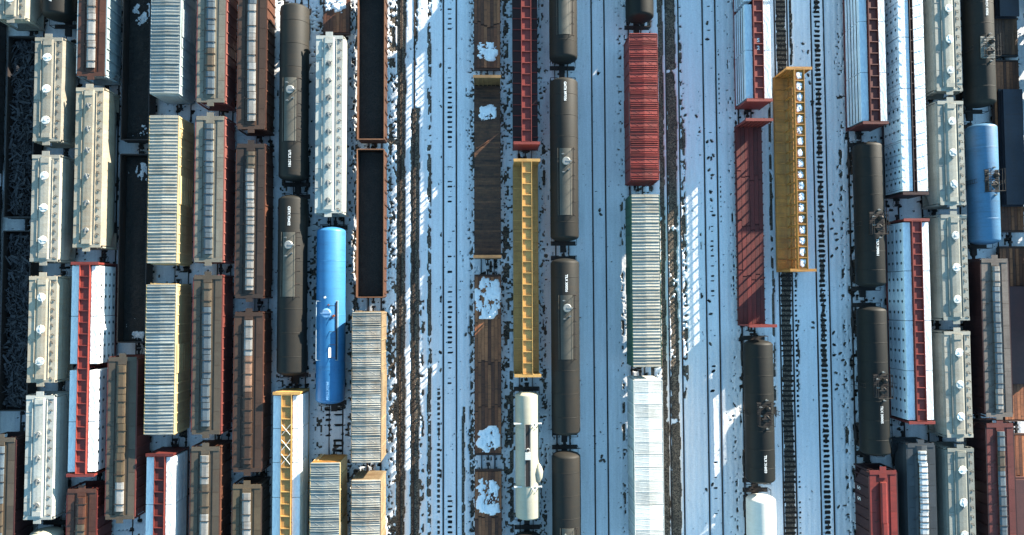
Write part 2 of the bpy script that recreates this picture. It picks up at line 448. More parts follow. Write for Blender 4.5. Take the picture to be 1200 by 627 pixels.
fine = [(-16.5, 1.5), (5.0, 7.0), (9.8, 16.0), (18.3, 29.2), (30.9, 42.0)]
xs = [-900, -300, -120, -80]
x = -66.0
while x < 70:
    xs.append(x)
    x += .1 if any(a0 <= x <= b0 for a0, b0 in fine) else .22
for x0 in OPEN:
    for s in (-1, 1):
        xs += [x0 + s * G + q for q in (-.12, -.075, .075, .12)]
xs = np.array(sorted(xs + [80, 120, 300, 900.0]))
ys = np.concatenate([[-900, -300, -120, -60], np.arange(-34.0, 42.0, .087), [60, 120, 300, 900]])
X, Y = np.meshgrid(xs, ys)
Zs = snow_height(X, Y)
nx_, ny_ = len(xs), len(ys)
co = np.stack([X, Y, Zs], -1).reshape(-1, 3).astype(np.float32)
idx = np.arange(nx_ * ny_).reshape(ny_, nx_)
quads = np.stack([idx[:-1, :-1], idx[:-1, 1:], idx[1:, 1:], idx[1:, :-1]], -1).reshape(-1, 4).astype(np.int32)
me = bpy.data.meshes.new('snow_cover')
me.vertices.add(len(co)); me.vertices.foreach_set('co', co.ravel())
me.loops.add(quads.size); me.loops.foreach_set('vertex_index', quads.ravel())
me.polygons.add(len(quads))
me.polygons.foreach_set('loop_start', np.arange(0, quads.size, 4, dtype=np.int32))
me.polygons.foreach_set('use_smooth', np.ones(len(quads), dtype=bool))
me.update(calc_edges=True)
me.materials.append(M_SNOW)
obj('snow', me, kind='structure')
build('ground', M_BALLAST, lambda m: m.add([(-900, -900, -.06), (900, -900, -.06), (900, 900, -.06), (-900, 900, -.06)], [(0, 1, 2, 3)]), kind='structure')

def rail_fn(m):
    m.prism([(-.075, 0), (.075, 0), (.075, .02), (.012, .035), (.012, .10), (.037, .11), (.037, .14), (-.037, .14), (-.037, .11), (-.012, .10), (-.012, .035), (-.075, .02)], -60, 60)
def tie_fn(m, w=.115):
    m.prism([(-1.28, -.14), (1.28, -.14), (1.28, -.012), (1.24, 0), (-1.24, 0), (-1.28, -.012)], -w, w)
for x0 in [-56.6] + OCC + OPEN:
    tr = obj('railway_track', None, None, (x0, 0, 0), kind='structure')
    for s in (-1, 1):
        obj('rail', shared('rail', rail_fn, 'rail', M_RAIL), tr, (s * G, 0, 0))
    if x0 in OPEN:
        for k in range(-53, 70):
            obj('sleeper', shared('tie', tie_fn, 'sleeper', M_TIE), tr, (rnd.uniform(-.03, .03), k * .58, -.065 if x0 in (-9.84, 21.1) else -.012), (0, 0, rnd.uniform(-.012, .012)))
    else:
        def ties(m):
            for k in range(-53, 70):
                o = len(m.v); tie_fn(m)
                m.v[o:] = [(p[0], p[1] + k * .58, p[2]) for p in m.v[o:]]
        obj('sleepers', shared('ties', ties, 'sleepers', M_TIE), tr, kind='stuff')

# ------------------------------------------------------------------ running gear shared by every car
def wheelset_fn(m):
    for s in (-1, 1):
        n = 16
        for x0, x1, r in ((s * .69, s * .72, .5), (s * .72, s * .82, .46)):
            a_ = [(x0, math.cos(2 * math.pi * i / n) * r, .46 + math.sin(2 * math.pi * i / n) * r) for i in range(n)]
            b_ = [(x1, p[1], p[2]) for p in a_]
            m.loft([a_, b_] if s > 0 else [b_, a_])
    m.tube((-1.0, 0, .46), (1.0, 0, .46), .08, 8)
def bogie_fn(m):
    for s in (-1, 1):
        x0, x1 = sorted((s * .95, s * 1.1))
        m.xprism([(-1.25, .36), (-.65, .34), (-.4, .2), (.4, .2), (.65, .34), (1.25, .36), (1.25, .58), (.6, .64), (.35, .82), (-.35, .82), (-.6, .64), (-1.25, .58)], x0, x1)
    m.box(-.95, .95, -.2, .2, .48, .74)
def coupler_fn(m):
    m.box(-.09, .09, -.6, .42, .70, .92)
    m.box(-.16, .19, .36, .62, .66, .98)
    m.box(-.3, .3, -.25, -.02, .66, .98)
    m.path([(.22, -.1, .74), (.25, .2, .55), (.2, .5, .42), (.14, .66, .5)], .03)
def gear(root, L, sill=True, wheels=True, mat=None):
    mat = mat or M_IRON
    for s in (-1, 1):
        bg_ = obj('bogie', shared('bogie', bogie_fn, 'bogie', mat), root, (0, s * (L / 2 - 1.9), 0))
        for q in (-.88, .88):
            obj('wheelset', shared('wheelset', wheelset_fn, 'wheelset', M_RAIL), bg_, (0, q, 0))
        obj('coupler', shared('coupler', coupler_fn, 'coupler', mat), root, (0, s * (L / 2 + .02), 0), (0, 0, 0 if s > 0 else math.pi))
    if sill:
        obj('centre_sill', shared(('sill', round(L, 2)), lambda m: m.box(-.3, .3, -L / 2 + .25, L / 2 - .25, .74, 1.0), 'centre_sill', mat), root)

def ladder_fn(h, w=.42):
    def fn(m):
        for s in (-1, 1): m.box(s * w / 2 - .02, s * w / 2 + .02, -.02, .02, 0, h)
        for k in range(int(h / .36)): m.box(-w / 2, w / 2, -.015, .015, .2 + k * .36, .23 + k * .36)
    return fn

def text_mesh(txt, size, mat, bold=.012):
    c = bpy.data.curves.new('lettering', 'FONT')
    c.body = txt; c.size = size; c.offset = bold; c.align_x = 'CENTER'; c.align_y = 'CENTER'; c.extrude = .002; c.resolution_u = 3
    o = bpy.data.objects.new('lettering', c); COL.objects.link(o)
    bpy.context.view_layer.update()
    me = bpy.data.meshes.new_from_object(o)
    COL.objects.unlink(o); bpy.data.objects.remove(o); bpy.data.curves.remove(c)
    me.materials.clear(); me.materials.append(mat)
    return me

# ------------------------------------------------------------------ tank cars
def tank(root, L, mat, r=1.58, zc=2.72, head=.55, style='long', py=0.0, text=None, tx=0.0, ty=0.0, tmat=None, bands=7, plen=7.2, bandmat=None, pmat=None, tsize=.36):
    gear(root, L, sill=False)
    Ls = L / 2
    prof = [(-Ls + head * (1 - math.cos(R(t))), max(.02, r * math.sin(R(t)))) for t in range(2, 91, 11)]
    prof = prof + [(-y, q) for y, q in prof[::-1]]
    shell = build('shell', mat, lambda m: m.lathe_y(prof, zc, 48), root)
    for k in range(bands):
        y = -Ls + head + .3 + (L - 2 * head - .6) * (k + .5) / bands
        obj('weld_band', shared(('band', r, zc), lambda m: m.lathe_y([(-.03, r - .01), (-.03, r + .012), (.03, r + .012), (.03, r - .01)], zc, 48), 'weld_band', bandmat or mat), shell, (0, y, 0))
    for s in (-1, 1):                                    # stub sills, saddles, end platforms with grab rails
        def endp(m, s=s):
            y0 = s * (Ls - 1.4); y1 = s * (Ls + .32)
            a_, b_ = sorted((y0, y1))
            m.box(-.32, .32, a_ - .8, b_, .70, 1.02)
            a_, b_ = sorted((s * (Ls - .15), s * (Ls + .35)))
            m.box(-1.42, 1.42, a_, b_, 1.03, 1.09)
            m.path([(-1.4, s * (Ls + .33), 1.1), (-1.4, s * (Ls + .33), 2.1), (-.62, s * (Ls + .33), 2.1), (-.62, s * (Ls + .33), 1.1)], .035)
            m.path([(1.4, s * (Ls + .33), 1.1), (1.4, s * (Ls + .33), 2.1), (.62, s * (Ls + .33), 2.1), (.62, s * (Ls + .33), 1.1)], .035)
            for q in (-1, 1):
                m.path([(q * 1.4, s * (Ls + .33), 2.1), (q * 1.4, s * (Ls - .5), 2.1), (q * 1.4, s * (Ls - .5), 1.1)], .03)
        build('end_platform', M_IRON, endp, root)
        build('saddle', M_IRON, lambda m, s=s: m.xprism([(s * (Ls - 1.9) - .35, .8), (s * (Ls - 1.9) + .35, .8), (s * (Ls - 1.9) + .25, 1.6), (s * (Ls - 1.9) - .25, 1.6)], -.9, .9), root)
    if style == 'long':
        pm = pmat or paint('tread_plate', (84, 82, 74), .6, .4, (80, 74, 64))
        build('walk_panel', pm, lambda m: m.patch(-24, 24, py - plen / 2, py + plen / 2, r, zc, .035), root)
        for sx in (1, -1):
            def rails(m, sx=sx):
                xx = sx * (.86 if sx > 0 else .84); z0 = zc + math.sqrt(r * r - xx * xx)
                npost = 6 if sx > 0 else 2
                top = .62 if sx > 0 else .1
                for k in range(npost):
                    yy = py - plen / 2 + plen * k / (npost - 1)
                    m.tube((xx, yy, z0 - .05), (xx, yy, z0 + top), .028)
                    if sx > 0: m.tube((xx, yy, z0 + .02), (xx + .3, yy, z0 - .16), .028)
                m.tube((xx, py - plen / 2, z0 + top), (xx, py + plen / 2, z0 + top), .03)
                if sx > 0: m.tube((xx, py - plen / 2, z0 + .3), (xx, py + plen / 2, z0 + .3), .022)
            build('guard_rail', M_IRON if sx > 0 else pm, rails, root)
        mw = build('manway', mat if pmat is None else pmat, lambda m: m.cyl(0, 0, zc + r - .05, zc + r + .28, .42, 20), root, loc=(.05, py + plen * .3, 0))
        build('manway_lid', M_GALV if pmat is None else pmat, lambda m: (m.cyl(0, 0, zc + r + .281, zc + r + .36, .46, 20, .38), m.box(-.05, .6, -.06, .06, zc + r + .30, zc + r + .40)), mw)
        for k, (vx, vy) in enumerate(((-.3, .8), (.35, -.9), (-.25, -1.2))):
            build('valve', M_GALV, lambda m: (m.cyl(0, 0, zc + r - .08, zc + r + .22, .09, 10), m.box(-.16, .16, -.03, .03, zc + r + .22, zc + r + .26)), root, loc=(vx, py + plen * .3 + vy, 0))
    elif style in ('grate', 'grate_light'):
        pm = pmat or (paint('tread_light', (150, 150, 142), .6, .35, (84, 78, 66)) if style == 'grate_light' else M_IRON)
        pl = 2.5
        zt = zc + r + .06
        def gr(m):
            m.box(-.8, .8, py - pl / 2, py + pl / 2, zt - .16, zt - .10)
            for k in range(13): m.box(-.8, .8, py - pl / 2 + k * pl / 13, py - pl / 2 + k * pl / 13 + .08, zt - .099, zt - .06)
        build('platform', pm, gr, root)
        def rl(m):
            for sx in (-1, 1):
                for yy in (-pl / 2, 0, pl / 2): m.tube((sx * .8, py + yy, zt - .5), (sx * .8, py + yy, zt + .85), .028)
                for zz in (.45, .85): m.tube((sx * .8, py - pl / 2, zt + zz), (sx * .8, py + pl / 2, zt + zz), .028)
            for yy in (-pl / 2,): m.tube((-.8, py + yy, zt + .85), (.8, py + yy, zt + .85), .028)
        build('guard_rail', M_IRON, rl, root)
        mw = build('manway', mat, lambda m: m.cyl(0, 0, zt - .12, zt + .22, .36, 20), root, loc=(.1, py - .5, 0))
        build('manway_lid', M_IRON, lambda m: (m.cyl(0, 0, zt + .221, zt + .28, .38, 20, .3), m.box(-.5, .5, -.05, .05, zt + .25, zt + .33)), mw)
        build('valve_housing', M_IRON, lambda m: (m.cyl(0, 0, zt - .12, zt + .38, .26, 14), m.cyl(0, 0, zt + .381, zt + .5, .2, 14, .05)), root, loc=(.35, py + .6, 0))
        for vx, vy in ((-.45, .75), (-.4, -.2), (.2, 1.5), (.25, -1.6)):
            build('valve', M_GALV, lambda m: (m.cyl(0, 0, zt - .14, zt + .12, .1, 10), m.box(-.18, .18, -.03, .03, zt + .12, zt + .16)), root, loc=(vx, py + vy, 0))
        for sx in (-1, 1):
            obj('ladder', shared(('lad', 3.2), ladder_fn(3.2), 'ladder', M_IRON), root, (sx * 1.72, py, 1.1), (0, 0, math.pi / 2))
    elif style == 'railbox':
        zt = zc + r
        def rl(m):
            x0, x1 = -1.3, 1.05; y0, y1 = py - 3.2, py + 3.2
            za = zt - .25
            m.path([(x0, y0, za), (x1, y0, za), (x1, y1, za), (x0, y1, za), (x0, y0, za)], .045)
            for yy in (y0, py, y1):
                for xx in (x0, x1): m.tube((xx, yy, zt - .85), (xx, yy, za), .035)
        build('guard_rail', paint('pale_rail', (170, 185, 195), .5, .3, (110, 110, 105)), rl, root)
        build('deck_rail', M_IRON, lambda m: (m.box(.86, .96, py - 3.1, py + 3.1, zt - .3, zt - .12), [m.tube((.2, py - 2.9 + k * 1.4, zt + .0), (.9, py - 2.9 + k * 1.4, zt + .35), .03) for k in range(5)]), root)
        mw = build('manway', mat, lambda m: m.cyl(0, 0, zt - .2, zt + .2, .5, 24), root, loc=(-.1, py + 1.9, 0))
        build('manway_lid', paint('blue_lid', (104, 150, 190), .5, .3, (140, 110, 90)), lambda m: (m.cyl(0, 0, zt + .201, zt + .3, .53, 24, .4), m.box(-.6, .6, -.05, .05, zt + .28, zt + .36)), mw)
        build('rusty_fitting', paint('rust_fit', (150, 82, 44), .8, .5, (90, 50, 30)), lambda m: (m.cyl(.62, py + 1.6, zt - .35, zt + .1, .14, 12), m.cyl(.1, py + 2.8, zt - .1, zt + .14, .09, 12)), root)
        build('vent_cap', M_WHITE, lambda m: m.cyl(0, 0, zt - .1, zt + .12, .12, 12), root, loc=(-.3, py + 3.6, 0))
        build('snow_cap', M_SNOWC, lambda m: m.patch(4, 14, py - 2.9, py - 1.8, r, zc, .04), root, label='small leftover patch of snow on the blue tank')
    elif style == 'silver':
        zt = zc + r
        for yy in (py + 3.4, py - 3.4):
            def wb(m):
                m.box(-1.5, 1.5, -.07, .07, zt - .28, zt - .16)
                for sx in (-1, 1): m.tube((sx * 1.46, 0, zt - .9), (sx * 1.46, 0, zt + .1), .05)
                m.tube((.35, 0, zt - .1), (.75, -.45, zt + .3), .06); m.tube((.75, -.45, zt + .3), (.95, .1, zt - .1), .05)
            build('cross_walk', M_WHITE, wb, root, loc=(0, yy, 0))
        build('roof_walk', M_GALV, lambda m: [m.box(sx * .34 - .05, sx * .34 + .05, py - 3.32, py + 3.32, zt - .1, zt + .06) for sx in (-.9, .75)], root)
        build('roof_walk_grating', M_IRON, lambda m: m.box(-.25, .2, py - 3.32, py + 3.32, zt - .04, zt + .02), root)
        bx = build('valve_bonnet', M_WHITE, lambda m: (m.box(-.32, .28, -.4, .4, zt - .1, zt + .35), m.cyl(0, .6, zt - .1, zt + .3, .2, 16)), root, loc=(0, py, 0))
        build('bonnet_lid', M_IRON, lambda m: m.cyl(0, .6, zt + .301, zt + .34, .16, 16), bx)
        build('side_hood', mat, lambda m: m.lathe_y([(-1.4, .1), (-.9, .38), (-.2, .45), (.2, .32), (.6, .08)], zc + .75, 20, cx=1.22), root, loc=(0, py - 1.6, 0))
    if text:
        for (tt, txx, tyy) in ([(text, tx, ty)] if isinstance(text, str) else text):
            me = text_mesh(tt, tsize, tmat or M_LETTER)
            for v in me.vertices:
                u, q, n = v.co
                xx = q + txx
                rr = r + .03 + n
                an = xx / r
                v.co = (rr * math.sin(an), -u + tyy, zc + rr * math.cos(an))
            me.update()
            obj('lettering', me, root)

# ------------------------------------------------------------------ covered hoppers
def hop_ring(prof, y, zmin):
    half = [(x_, max(z_, zmin)) for x_, z_ in prof]
    pts = [(x_, z_) for x_, z_ in half] + [(-x_, z_) for x_, z_ in half[::-1]]
    return [(x_, y, z_) for x_, z_ in pts]

ROUND = [(.05, 4.48), (.42, 4.46), (.66, 4.34), (1.30, 4.12), (1.50, 3.95), (1.60, 3.5), (1.62, 2.9), (1.56, 2.2), (1.36, 1.5), (1.15, 1.02)]
SQUARE = [(.05, 4.14), (.42, 4.14), (.70, 4.10), (1.36, 4.03), (1.50, 3.95), (1.51, 3.4), (1.51, 2.9), (1.50, 2.2), (1.50, 1.5), (1.50, 1.02)]
CYL = [(.05, 4.40), (.5, 4.32), (.9, 4.12), (1.25, 3.75), (1.48, 3.3), (1.56, 2.9), (1.56, 2.6), (1.5, 2.2), (1.36, 1.6), (1.1, 1.02)]

def hopper_body(root, L, prof, mat, gap=.3):
    e_ = L / 2 - gap
    ys_ = [(-e_, 2.5), (-e_ + 1.6, 1.02), (e_ - 1.6, 1.02), (e_, 2.5)]
    b_ = build('body', mat, lambda m: m.loft([hop_ring(prof, y, z)[::-1] for y, z in ys_], smooth=False), root)
    return b_

def hopper_frame(root, L, mat, w=1.5):
    for s in (-1, 1):
        def fr(m, s=s):
            y = s * (L / 2 - .12)
            for q in (-1, 1):
                m.box(q * w - .06, q * w + .06, y - .08, y + .08, .95, 4.0)
                m.tube((q * (w - .1), y - s * .2, 1.0), (q * .8, y - s * 1.2, 2.4), .05)
            a_, b_ = sorted((y - .1, y + .1)); m.box(-w, w, a_, b_, .95, 1.15)
            a_, b_ = sorted((s * (L / 2 - 1.9), s * (L / 2 - .2))); m.box(-w + .1, w - .1, a_, b_, .98, 1.06)
        build('end_frame', mat, fr, root)
        for q in (-1, 1):
            obj('ladder', shared(('lad', 3.1), ladder_fn(3.1), 'ladder', mat), root, (q * 1.2, s * (L / 2 - .02), 1.0))
    for k in range(3):
        y = (k - 1) * (L - 4.4) / 3
        build('discharge_chute', M_IRON, lambda m: m.loft([[(-1.0, -.9, 1.1), (1.0, -.9, 1.1), (1.0, .9, 1.1), (-1.0, .9, 1.1)], [(-.4, -.4, .3), (.4, -.4, .3), (.4, .4, .3), (-.4, .4, .3)]][::-1]), root, loc=(0, y, 0))

def walkway(root, L, mat, x0, x1, z, seg=2.35, mb_extra=None):
    n = max(1, int(round(L / seg))); q = L / n
    a_, b_ = sorted((x0, x1))
    for k in range(n):
        obj('running_board', shared(('rb', round(q, 3), a_, b_, z), lambda m: m.box(a_, b_, -q / 2 + .015, q / 2 - .015, z, z + .05), 'running_board', mat), root, (0, -L / 2 + q * (k + .5), 0))

def bracket_fn(m):
    m.path([(-.28, 0, -.02), (-.02, .0, .1), (.1, -.24, .06), (-.2, -.1, -.02)], .026, 4)
def round_hopper(root, L, mat, hatches=3, hatch_style='white', wmat=None, frac=None, lidmat=None):
    gear(root, L)
    wmat = wmat or mat
    hopper_body(root, L, ROUND, mat)
    hopper_frame(root, L, mat)
    walkway(root, L - .1, wmat, -1.46, -.84, 4.27)
    walkway(root, L - .1, wmat, .84, 1.46, 4.27)
    build('roof_kerb', mat, lambda m: [m.box(q * .76 - .025, q * .76 + .025, -L / 2 + .5, L / 2 - .5, 4.25, 4.42) for q in (-1, 1)], root)
    n = int(L / .95)
    for k in range(n):
        obj('bracket', shared('brk', bracket_fn, 'bracket', M_IRON), root, (1.18, -L / 2 + .6 + (L - 1.2) * k / (n - 1) + rnd.uniform(-.1, .1), 4.34), (0, 0, rnd.uniform(-.5, .5)))
    for k in range(4):
        obj('grab_bar', shared('gb', lambda m: m.box(-.62, 0, -.02, .02, 0, .03), 'grab_bar', M_GALV), root, (-.84, -L / 2 + L * (k + .6) / 4.2, 4.325))
    for s in (-1, 1):
        build('end_walk', wmat, lambda m, s=s: (m.box(-1.46, 1.46, *sorted((s * (L / 2 - .45), s * (L / 2 - .06))), 4.33, 4.38), m.box(-.42, .36, *sorted((s * (L / 2 - .058), s * (L / 2 + .36))), 4.33, 4.38), m.box(-.45, .45, *sorted((s * (L / 2 - .95), s * (L / 2 - .46))), 4.49, 4.54)), root)
    fr = frac or [(k + .5) / hatches for k in range(hatches)]
    for k, f_ in enumerate(fr):
        y = -L / 2 + .4 + (L - .8) * f_
        if hatch_style == 'white':
            h = obj('hatch', shared('hring', lambda m: m.cyl(0, 0, 4.4, 4.58, .38, 20), 'hatch', mat), root, (0, y, 0))
            obj('hatch_lid', shared('hlid', lambda m: (m.cyl(0, 0, 4.581, 4.64, .46, 24, .42), m.cyl(0, 0, 4.641, 4.69, .2, 16, .12), m.box(-.5, .5, -.035, .035, 4.62, 4.67)), 'hatch_lid', lidmat or M_WHITE), h, rot=(0, 0, rnd.uniform(0, 3)))
            obj('hatch_hinge', shared('hhinge', lambda m: m.box(-.1, .1, -.66, -.42, 4.45, 4.62), 'hatch_hinge', M_GALV), h)
        else:
            h = obj('hatch', shared('hring2', lambda m: m.cyl(0, 0, 4.4, 4.56, .27, 16), 'hatch', mat), root, (0, y, 0))
            obj('hatch_lid', shared('hlid2', lambda m: (m.cyl(0, 0, 4.561, 4.60, .31, 18, .28), m.box(-.42, .42, -.04, .04, 4.59, 4.66), m.box(-.06, .06, -.4, .3, 4.60, 4.72)), 'hatch_lid', lidmat or M_GALV), h, rot=(0, 0, rnd.uniform(-.6, .6)))

def trough_hopper(root, L, roof, side, lids, nlid=5, prof=SQUARE, wmat=None, lid_mats=None, clamps=True, gapends=.9, wide=.40, squares=False, ltop=4.46):
    gear(root, L)
    wmat = wmat or roof
    hopper_body(root, L, prof, side)
    hopper_frame(root, L, side)
    walkway(root, L - .1, wmat, -1.48, -.78, 4.16)
    walkway(root, L - .1, wmat, .78, 1.48, 4.16)
    n = int(L / 1.15)
    for q in (-1, 1):
        if prof is SQUARE:
            for k in range(n):
                obj('side_post', shared('spost', lambda m: m.box(-.045, .045, -.06, .06, 1.02, 4.1), 'side_post', side), root, (q * 1.557, -L / 2 + .9 + (L - 1.8) * k / (n - 1), 0))
        build('eave', side, lambda m, q=q: m.box(q * 1.545 - .06, q * 1.545 + .06, -L / 2 + .3, L / 2 - .3, 4.102, 4.2), root)
    for s in (-1, 1):
        build('end_walk', wmat, lambda m, s=s: (m.box(-1.48, 1.48, *sorted((s * (L / 2 - .5), s * (L / 2 - .05))), 4.213, 4.26), m.box(-.36, .36, *sorted((s * (L / 2 - .048), s * (L / 2 + .35))), 4.213, 4.26), m.box(-.44, .44, *sorted((s * (L / 2 - .85), s * (L / 2 - .51))), 4.213, 4.3)), root)
    if prof is SQUARE:
        build('roof_sheet', roof, lambda m: m.box(-.77, .77, -L / 2 + .45, L / 2 - .45, 4.143, 4.155), root)
    build('trough_coaming', roof, lambda m: m.box(-wide, wide, -L / 2 + gapends, L / 2 - gapends, 4.04, ltop - .15), root)
    q = (L - 2 * gapends) / nlid
    for k in range(nlid):
        lm = lid_mats[k % len(lid_mats)] if lid_mats else (lids if rnd.random() < .8 else rnd.choice((C_TROUGH_B, C_TAUPE, C_TROUGH_W)))
        w_ = wide + .03
        pf = [(-w_, ltop - .149), (w_, ltop - .149), (w_, ltop - .05), (w_ * .55, ltop), (-w_ * .55, ltop), (-w_, ltop - .05)]
        li = obj('hatch_cover', shared(('lid', round(q, 3), w_, ltop), lambda m: m.prism(pf, -q / 2 + .03, q / 2 - .03), 'hatch_cover', lm), root, (0, -L / 2 + gapends + q * (k + .5), 0), (0, rnd.uniform(-.015, .015), 0))
        if clamps:
            nc = max(2, int(q / 1.1))
            for j in range(nc):
                obj('clamp', shared(('clamp', w_, ltop), lambda m: (m.box(-w_ - .1, w_ + .1, -.03, .03, ltop + .005, ltop + .05), m.box(-w_ - .1, -w_ - .04, -.03, .03, ltop - .25, ltop + .004), m.box(w_ + .04, w_ + .1, -.03, .03, ltop - .25, ltop + .004)), 'clamp', M_IRON if not squares else M_GALV), li, (0, -q / 2 + q * (j + .5) / nc, 0))
        if squares:
            obj('hatch_plate', shared(('sqp', w_, ltop), lambda m: m.box(-w_ - .04, w_ + .04, -.3, .3, ltop + .006, ltop + .05), 'hatch_plate', M_GALV), li, (0, q * .32, 0))
    for k in range(int(L / 2.3)):
        obj('grab_bar', shared('gb2', lambda m: m.path([(-.3, -.12, 0), (-.02, -.05, .12), (.05, .12, .1), (.2, .16, -.02)], .024, 4), 'grab_bar', M_IRON), root, (-.72, -L / 2 + 1.2 + k * 2.3, 4.22))

# ------------------------------------------------------------------ boxcars
def boxcar(root, L, roofm, sidem, H=5.0, style='rib', W=1.48, pitch=1.05, door=True, endm=None, trim=None, doorm=None):
    gear(root, L)
    e_ = L / 2
    build('body', sidem, lambda m: m.box(-W, W, -e_ + .08, e_ - .08, .8, H - .2), root)
    n = int(round(L / pitch)); q = L / n
    def panel(m):
        m.prism([(-W - .04, H - .20), (W + .04, H - .20), (W + .04, H - .12), (0, H - .03), (-W - .04, H - .12)], -q / 2 + .004, q / 2 - .004)
        def rib(y0, y1, h, x0=-1.0, x1=1.0):
            a_ = abs(x0) * 0
            m.loft([[(-W - .03, y0, H - .125), (0, y0, H - .035), (W + .03, y0, H - .125), (W + .03, y0 + (y1 - y0) * .3, H - .12 + h), (0, y0 + (y1 - y0) * .3, H - .03 + h), (-W - .03, y0 + (y1 - y0) * .3, H - .12 + h)],
                    [(-W - .03, y1, H - .125), (0, y1, H - .035), (W + .03, y1, H - .125), (W + .03, y1 - (y1 - y0) * .3, H - .12 + h), (0, y1 - (y1 - y0) * .3, H - .03 + h), (-W - .03, y1 - (y1 - y0) * .3, H - .12 + h)]])
        if style == 'rib':
            rib(-q / 2 + .01, -q / 2 + .16, .09)
            rib(-q / 2 + .38, -q / 2 + .52, .05)
            rib(-q / 2 + .72, -q / 2 + .86, .05)
        else:
            rib(-q / 2 + .01, -q / 2 + .15, .09 if style == 'x' else .02)
            rib(q / 2 - .17, q / 2 - .03, .05 if style == 'x' else .012)
            if style == 'x':
                rib(-q / 2 + .26, -q / 2 + .36, .06); rib(-q / 2 + .5, -q / 2 + .58, .04); rib(q / 2 - .40, q / 2 - .30, .05)
                for sg in (1, -1):
                    for h0, h1 in ((-W + .1, -.06), (.06, W - .1)):
                        y0_, y1_ = (-q * .26, q * .26) if (sg > 0) == (h0 < 0) else (q * .26, -q * .26)
                        z0_ = H - .03 - .09 * abs(h0) / W; z1_ = H - .03 - .09 * abs(h1) / W
                        m.loft([[(h0, y0_ - .03, z0_ - .01), (h0, y0_ + .03, z0_ - .01), (h0, y0_, z0_ + .018)], [(h1, y1_ - .03, z1_ - .01), (h1, y1_ + .03, z1_ - .01), (h1, y1_, z1_ + .018)]][::-1])
            else:                                        # shallow creases running slightly aslant
                for c_ in range(2):
                    yc_ = -q / 2 + .45 + c_ * q / 2.6
                    for h0, h1 in ((-W + .02, 0), (0, W - .02)):
                        ya_, yb_ = yc_ - .09 * h0, yc_ - .09 * h1
                        z0_ = H - .03 - .09 * abs(h0) / W; z1_ = H - .03 - .09 * abs(h1) / W
                        m.loft([[(h0, ya_ - .07, z0_ - .01), (h0, ya_ + .07, z0_ - .01), (h0, ya_ + .02, z0_ + .014)], [(h1, yb_ - .07, z1_ - .01), (h1, yb_ + .07, z1_ - .01), (h1, yb_ + .02, z1_ + .014)]][::-1])
    for k in range(n):
        obj('roof_panel', shared(('rp', style, round(q, 3), H, W), panel, 'roof_panel', roofm), root, (0, -e_ + q * (k + .5), 0), (rnd.uniform(-.008, .008), rnd.uniform(-.004, .004), 0))
    for s in (-1, 1):
        build('eave', trim or sidem, lambda m, s=s: m.box(s * (W + .075) - .03, s * (W + .075) + .03, -e_ + .05, e_ - .05, H - .32, H - .1), root)
        for k in range(n + 1):
            y = -e_ + .12 + (L - .24) * k / n
            if abs(y) < 1.7 and door: continue
            obj('side_post', shared(('bpost', H, W), lambda m: m.box(-.035, .035, -.07, .07, 1.0, H - .33), 'side_post', sidem), root, (s * (W + .036), y, 0))
        if door:
            d = build('door', doorm or sidem, lambda m, s=s: (m.box(s * (W + .06) - .05, s * (W + .06) + .05, -1.55, 1.55, 1.1, H - .4), [m.box(s * (W + .12) - .02, s * (W + .12) + .02, -1.5, 1.5, 1.3 + .6 * k, 1.4 + .6 * k) for k in range(6)]), root)
            build('door_rail', M_GALV, lambda m, s=s: m.box(s * (W + .14) - .02, s * (W + .14) + .02, -3.2, 1.6, H - .39, H - .33), d)
    for s in (-1, 1):
        def en(m, s=s):
            a_, b_ = sorted((s * (e_ - .08), s * (e_ - .02))); m.box(-W + .01, W - .01, a_, b_, 1.0, H - .22)
            a_, b_ = sorted((s * (e_ - .02), s * (e_ + .05)))
            for k in range(9): m.box(-W + .12, W - .12, a_, b_, 1.2 + k * (H - 1.6) / 9, 1.2 + k * (H - 1.6) / 9 + .2)
        build('end_wall', endm or sidem, en, root)
        obj('ladder', shared(('lad', 3.4), ladder_fn(3.4), 'ladder', sidem), root, (-s * 1.15, s * (e_ + .1), 1.0))

# ------------------------------------------------------------------ centrebeam flatcars, bulkhead and plain flatcars
def bulkhead(root, y, s, mat, z0, z1, w=1.42, ribs=5, th=.2):
    def fn(m):
        a_, b_ = sorted((y, y - s * .08)); m.box(-w, w, a_, b_, z0, z1)
        a_, b_ = sorted((y - s * .081, y - s * th))
        for k in range(ribs):
            x_ = -w + .06 + (2 * w - .12) * k / (ribs - 1); m.box(x_ - .05, x_ + .05, a_, b_, z0, z1 - .1)
        a_, b_ = sorted((y + s * .06, y - s * (th + .06))); m.box(-w - .04, w + .04, a_, b_, z1 + .001, z1 + .12)
    return build('bulkhead', mat, fn, root)

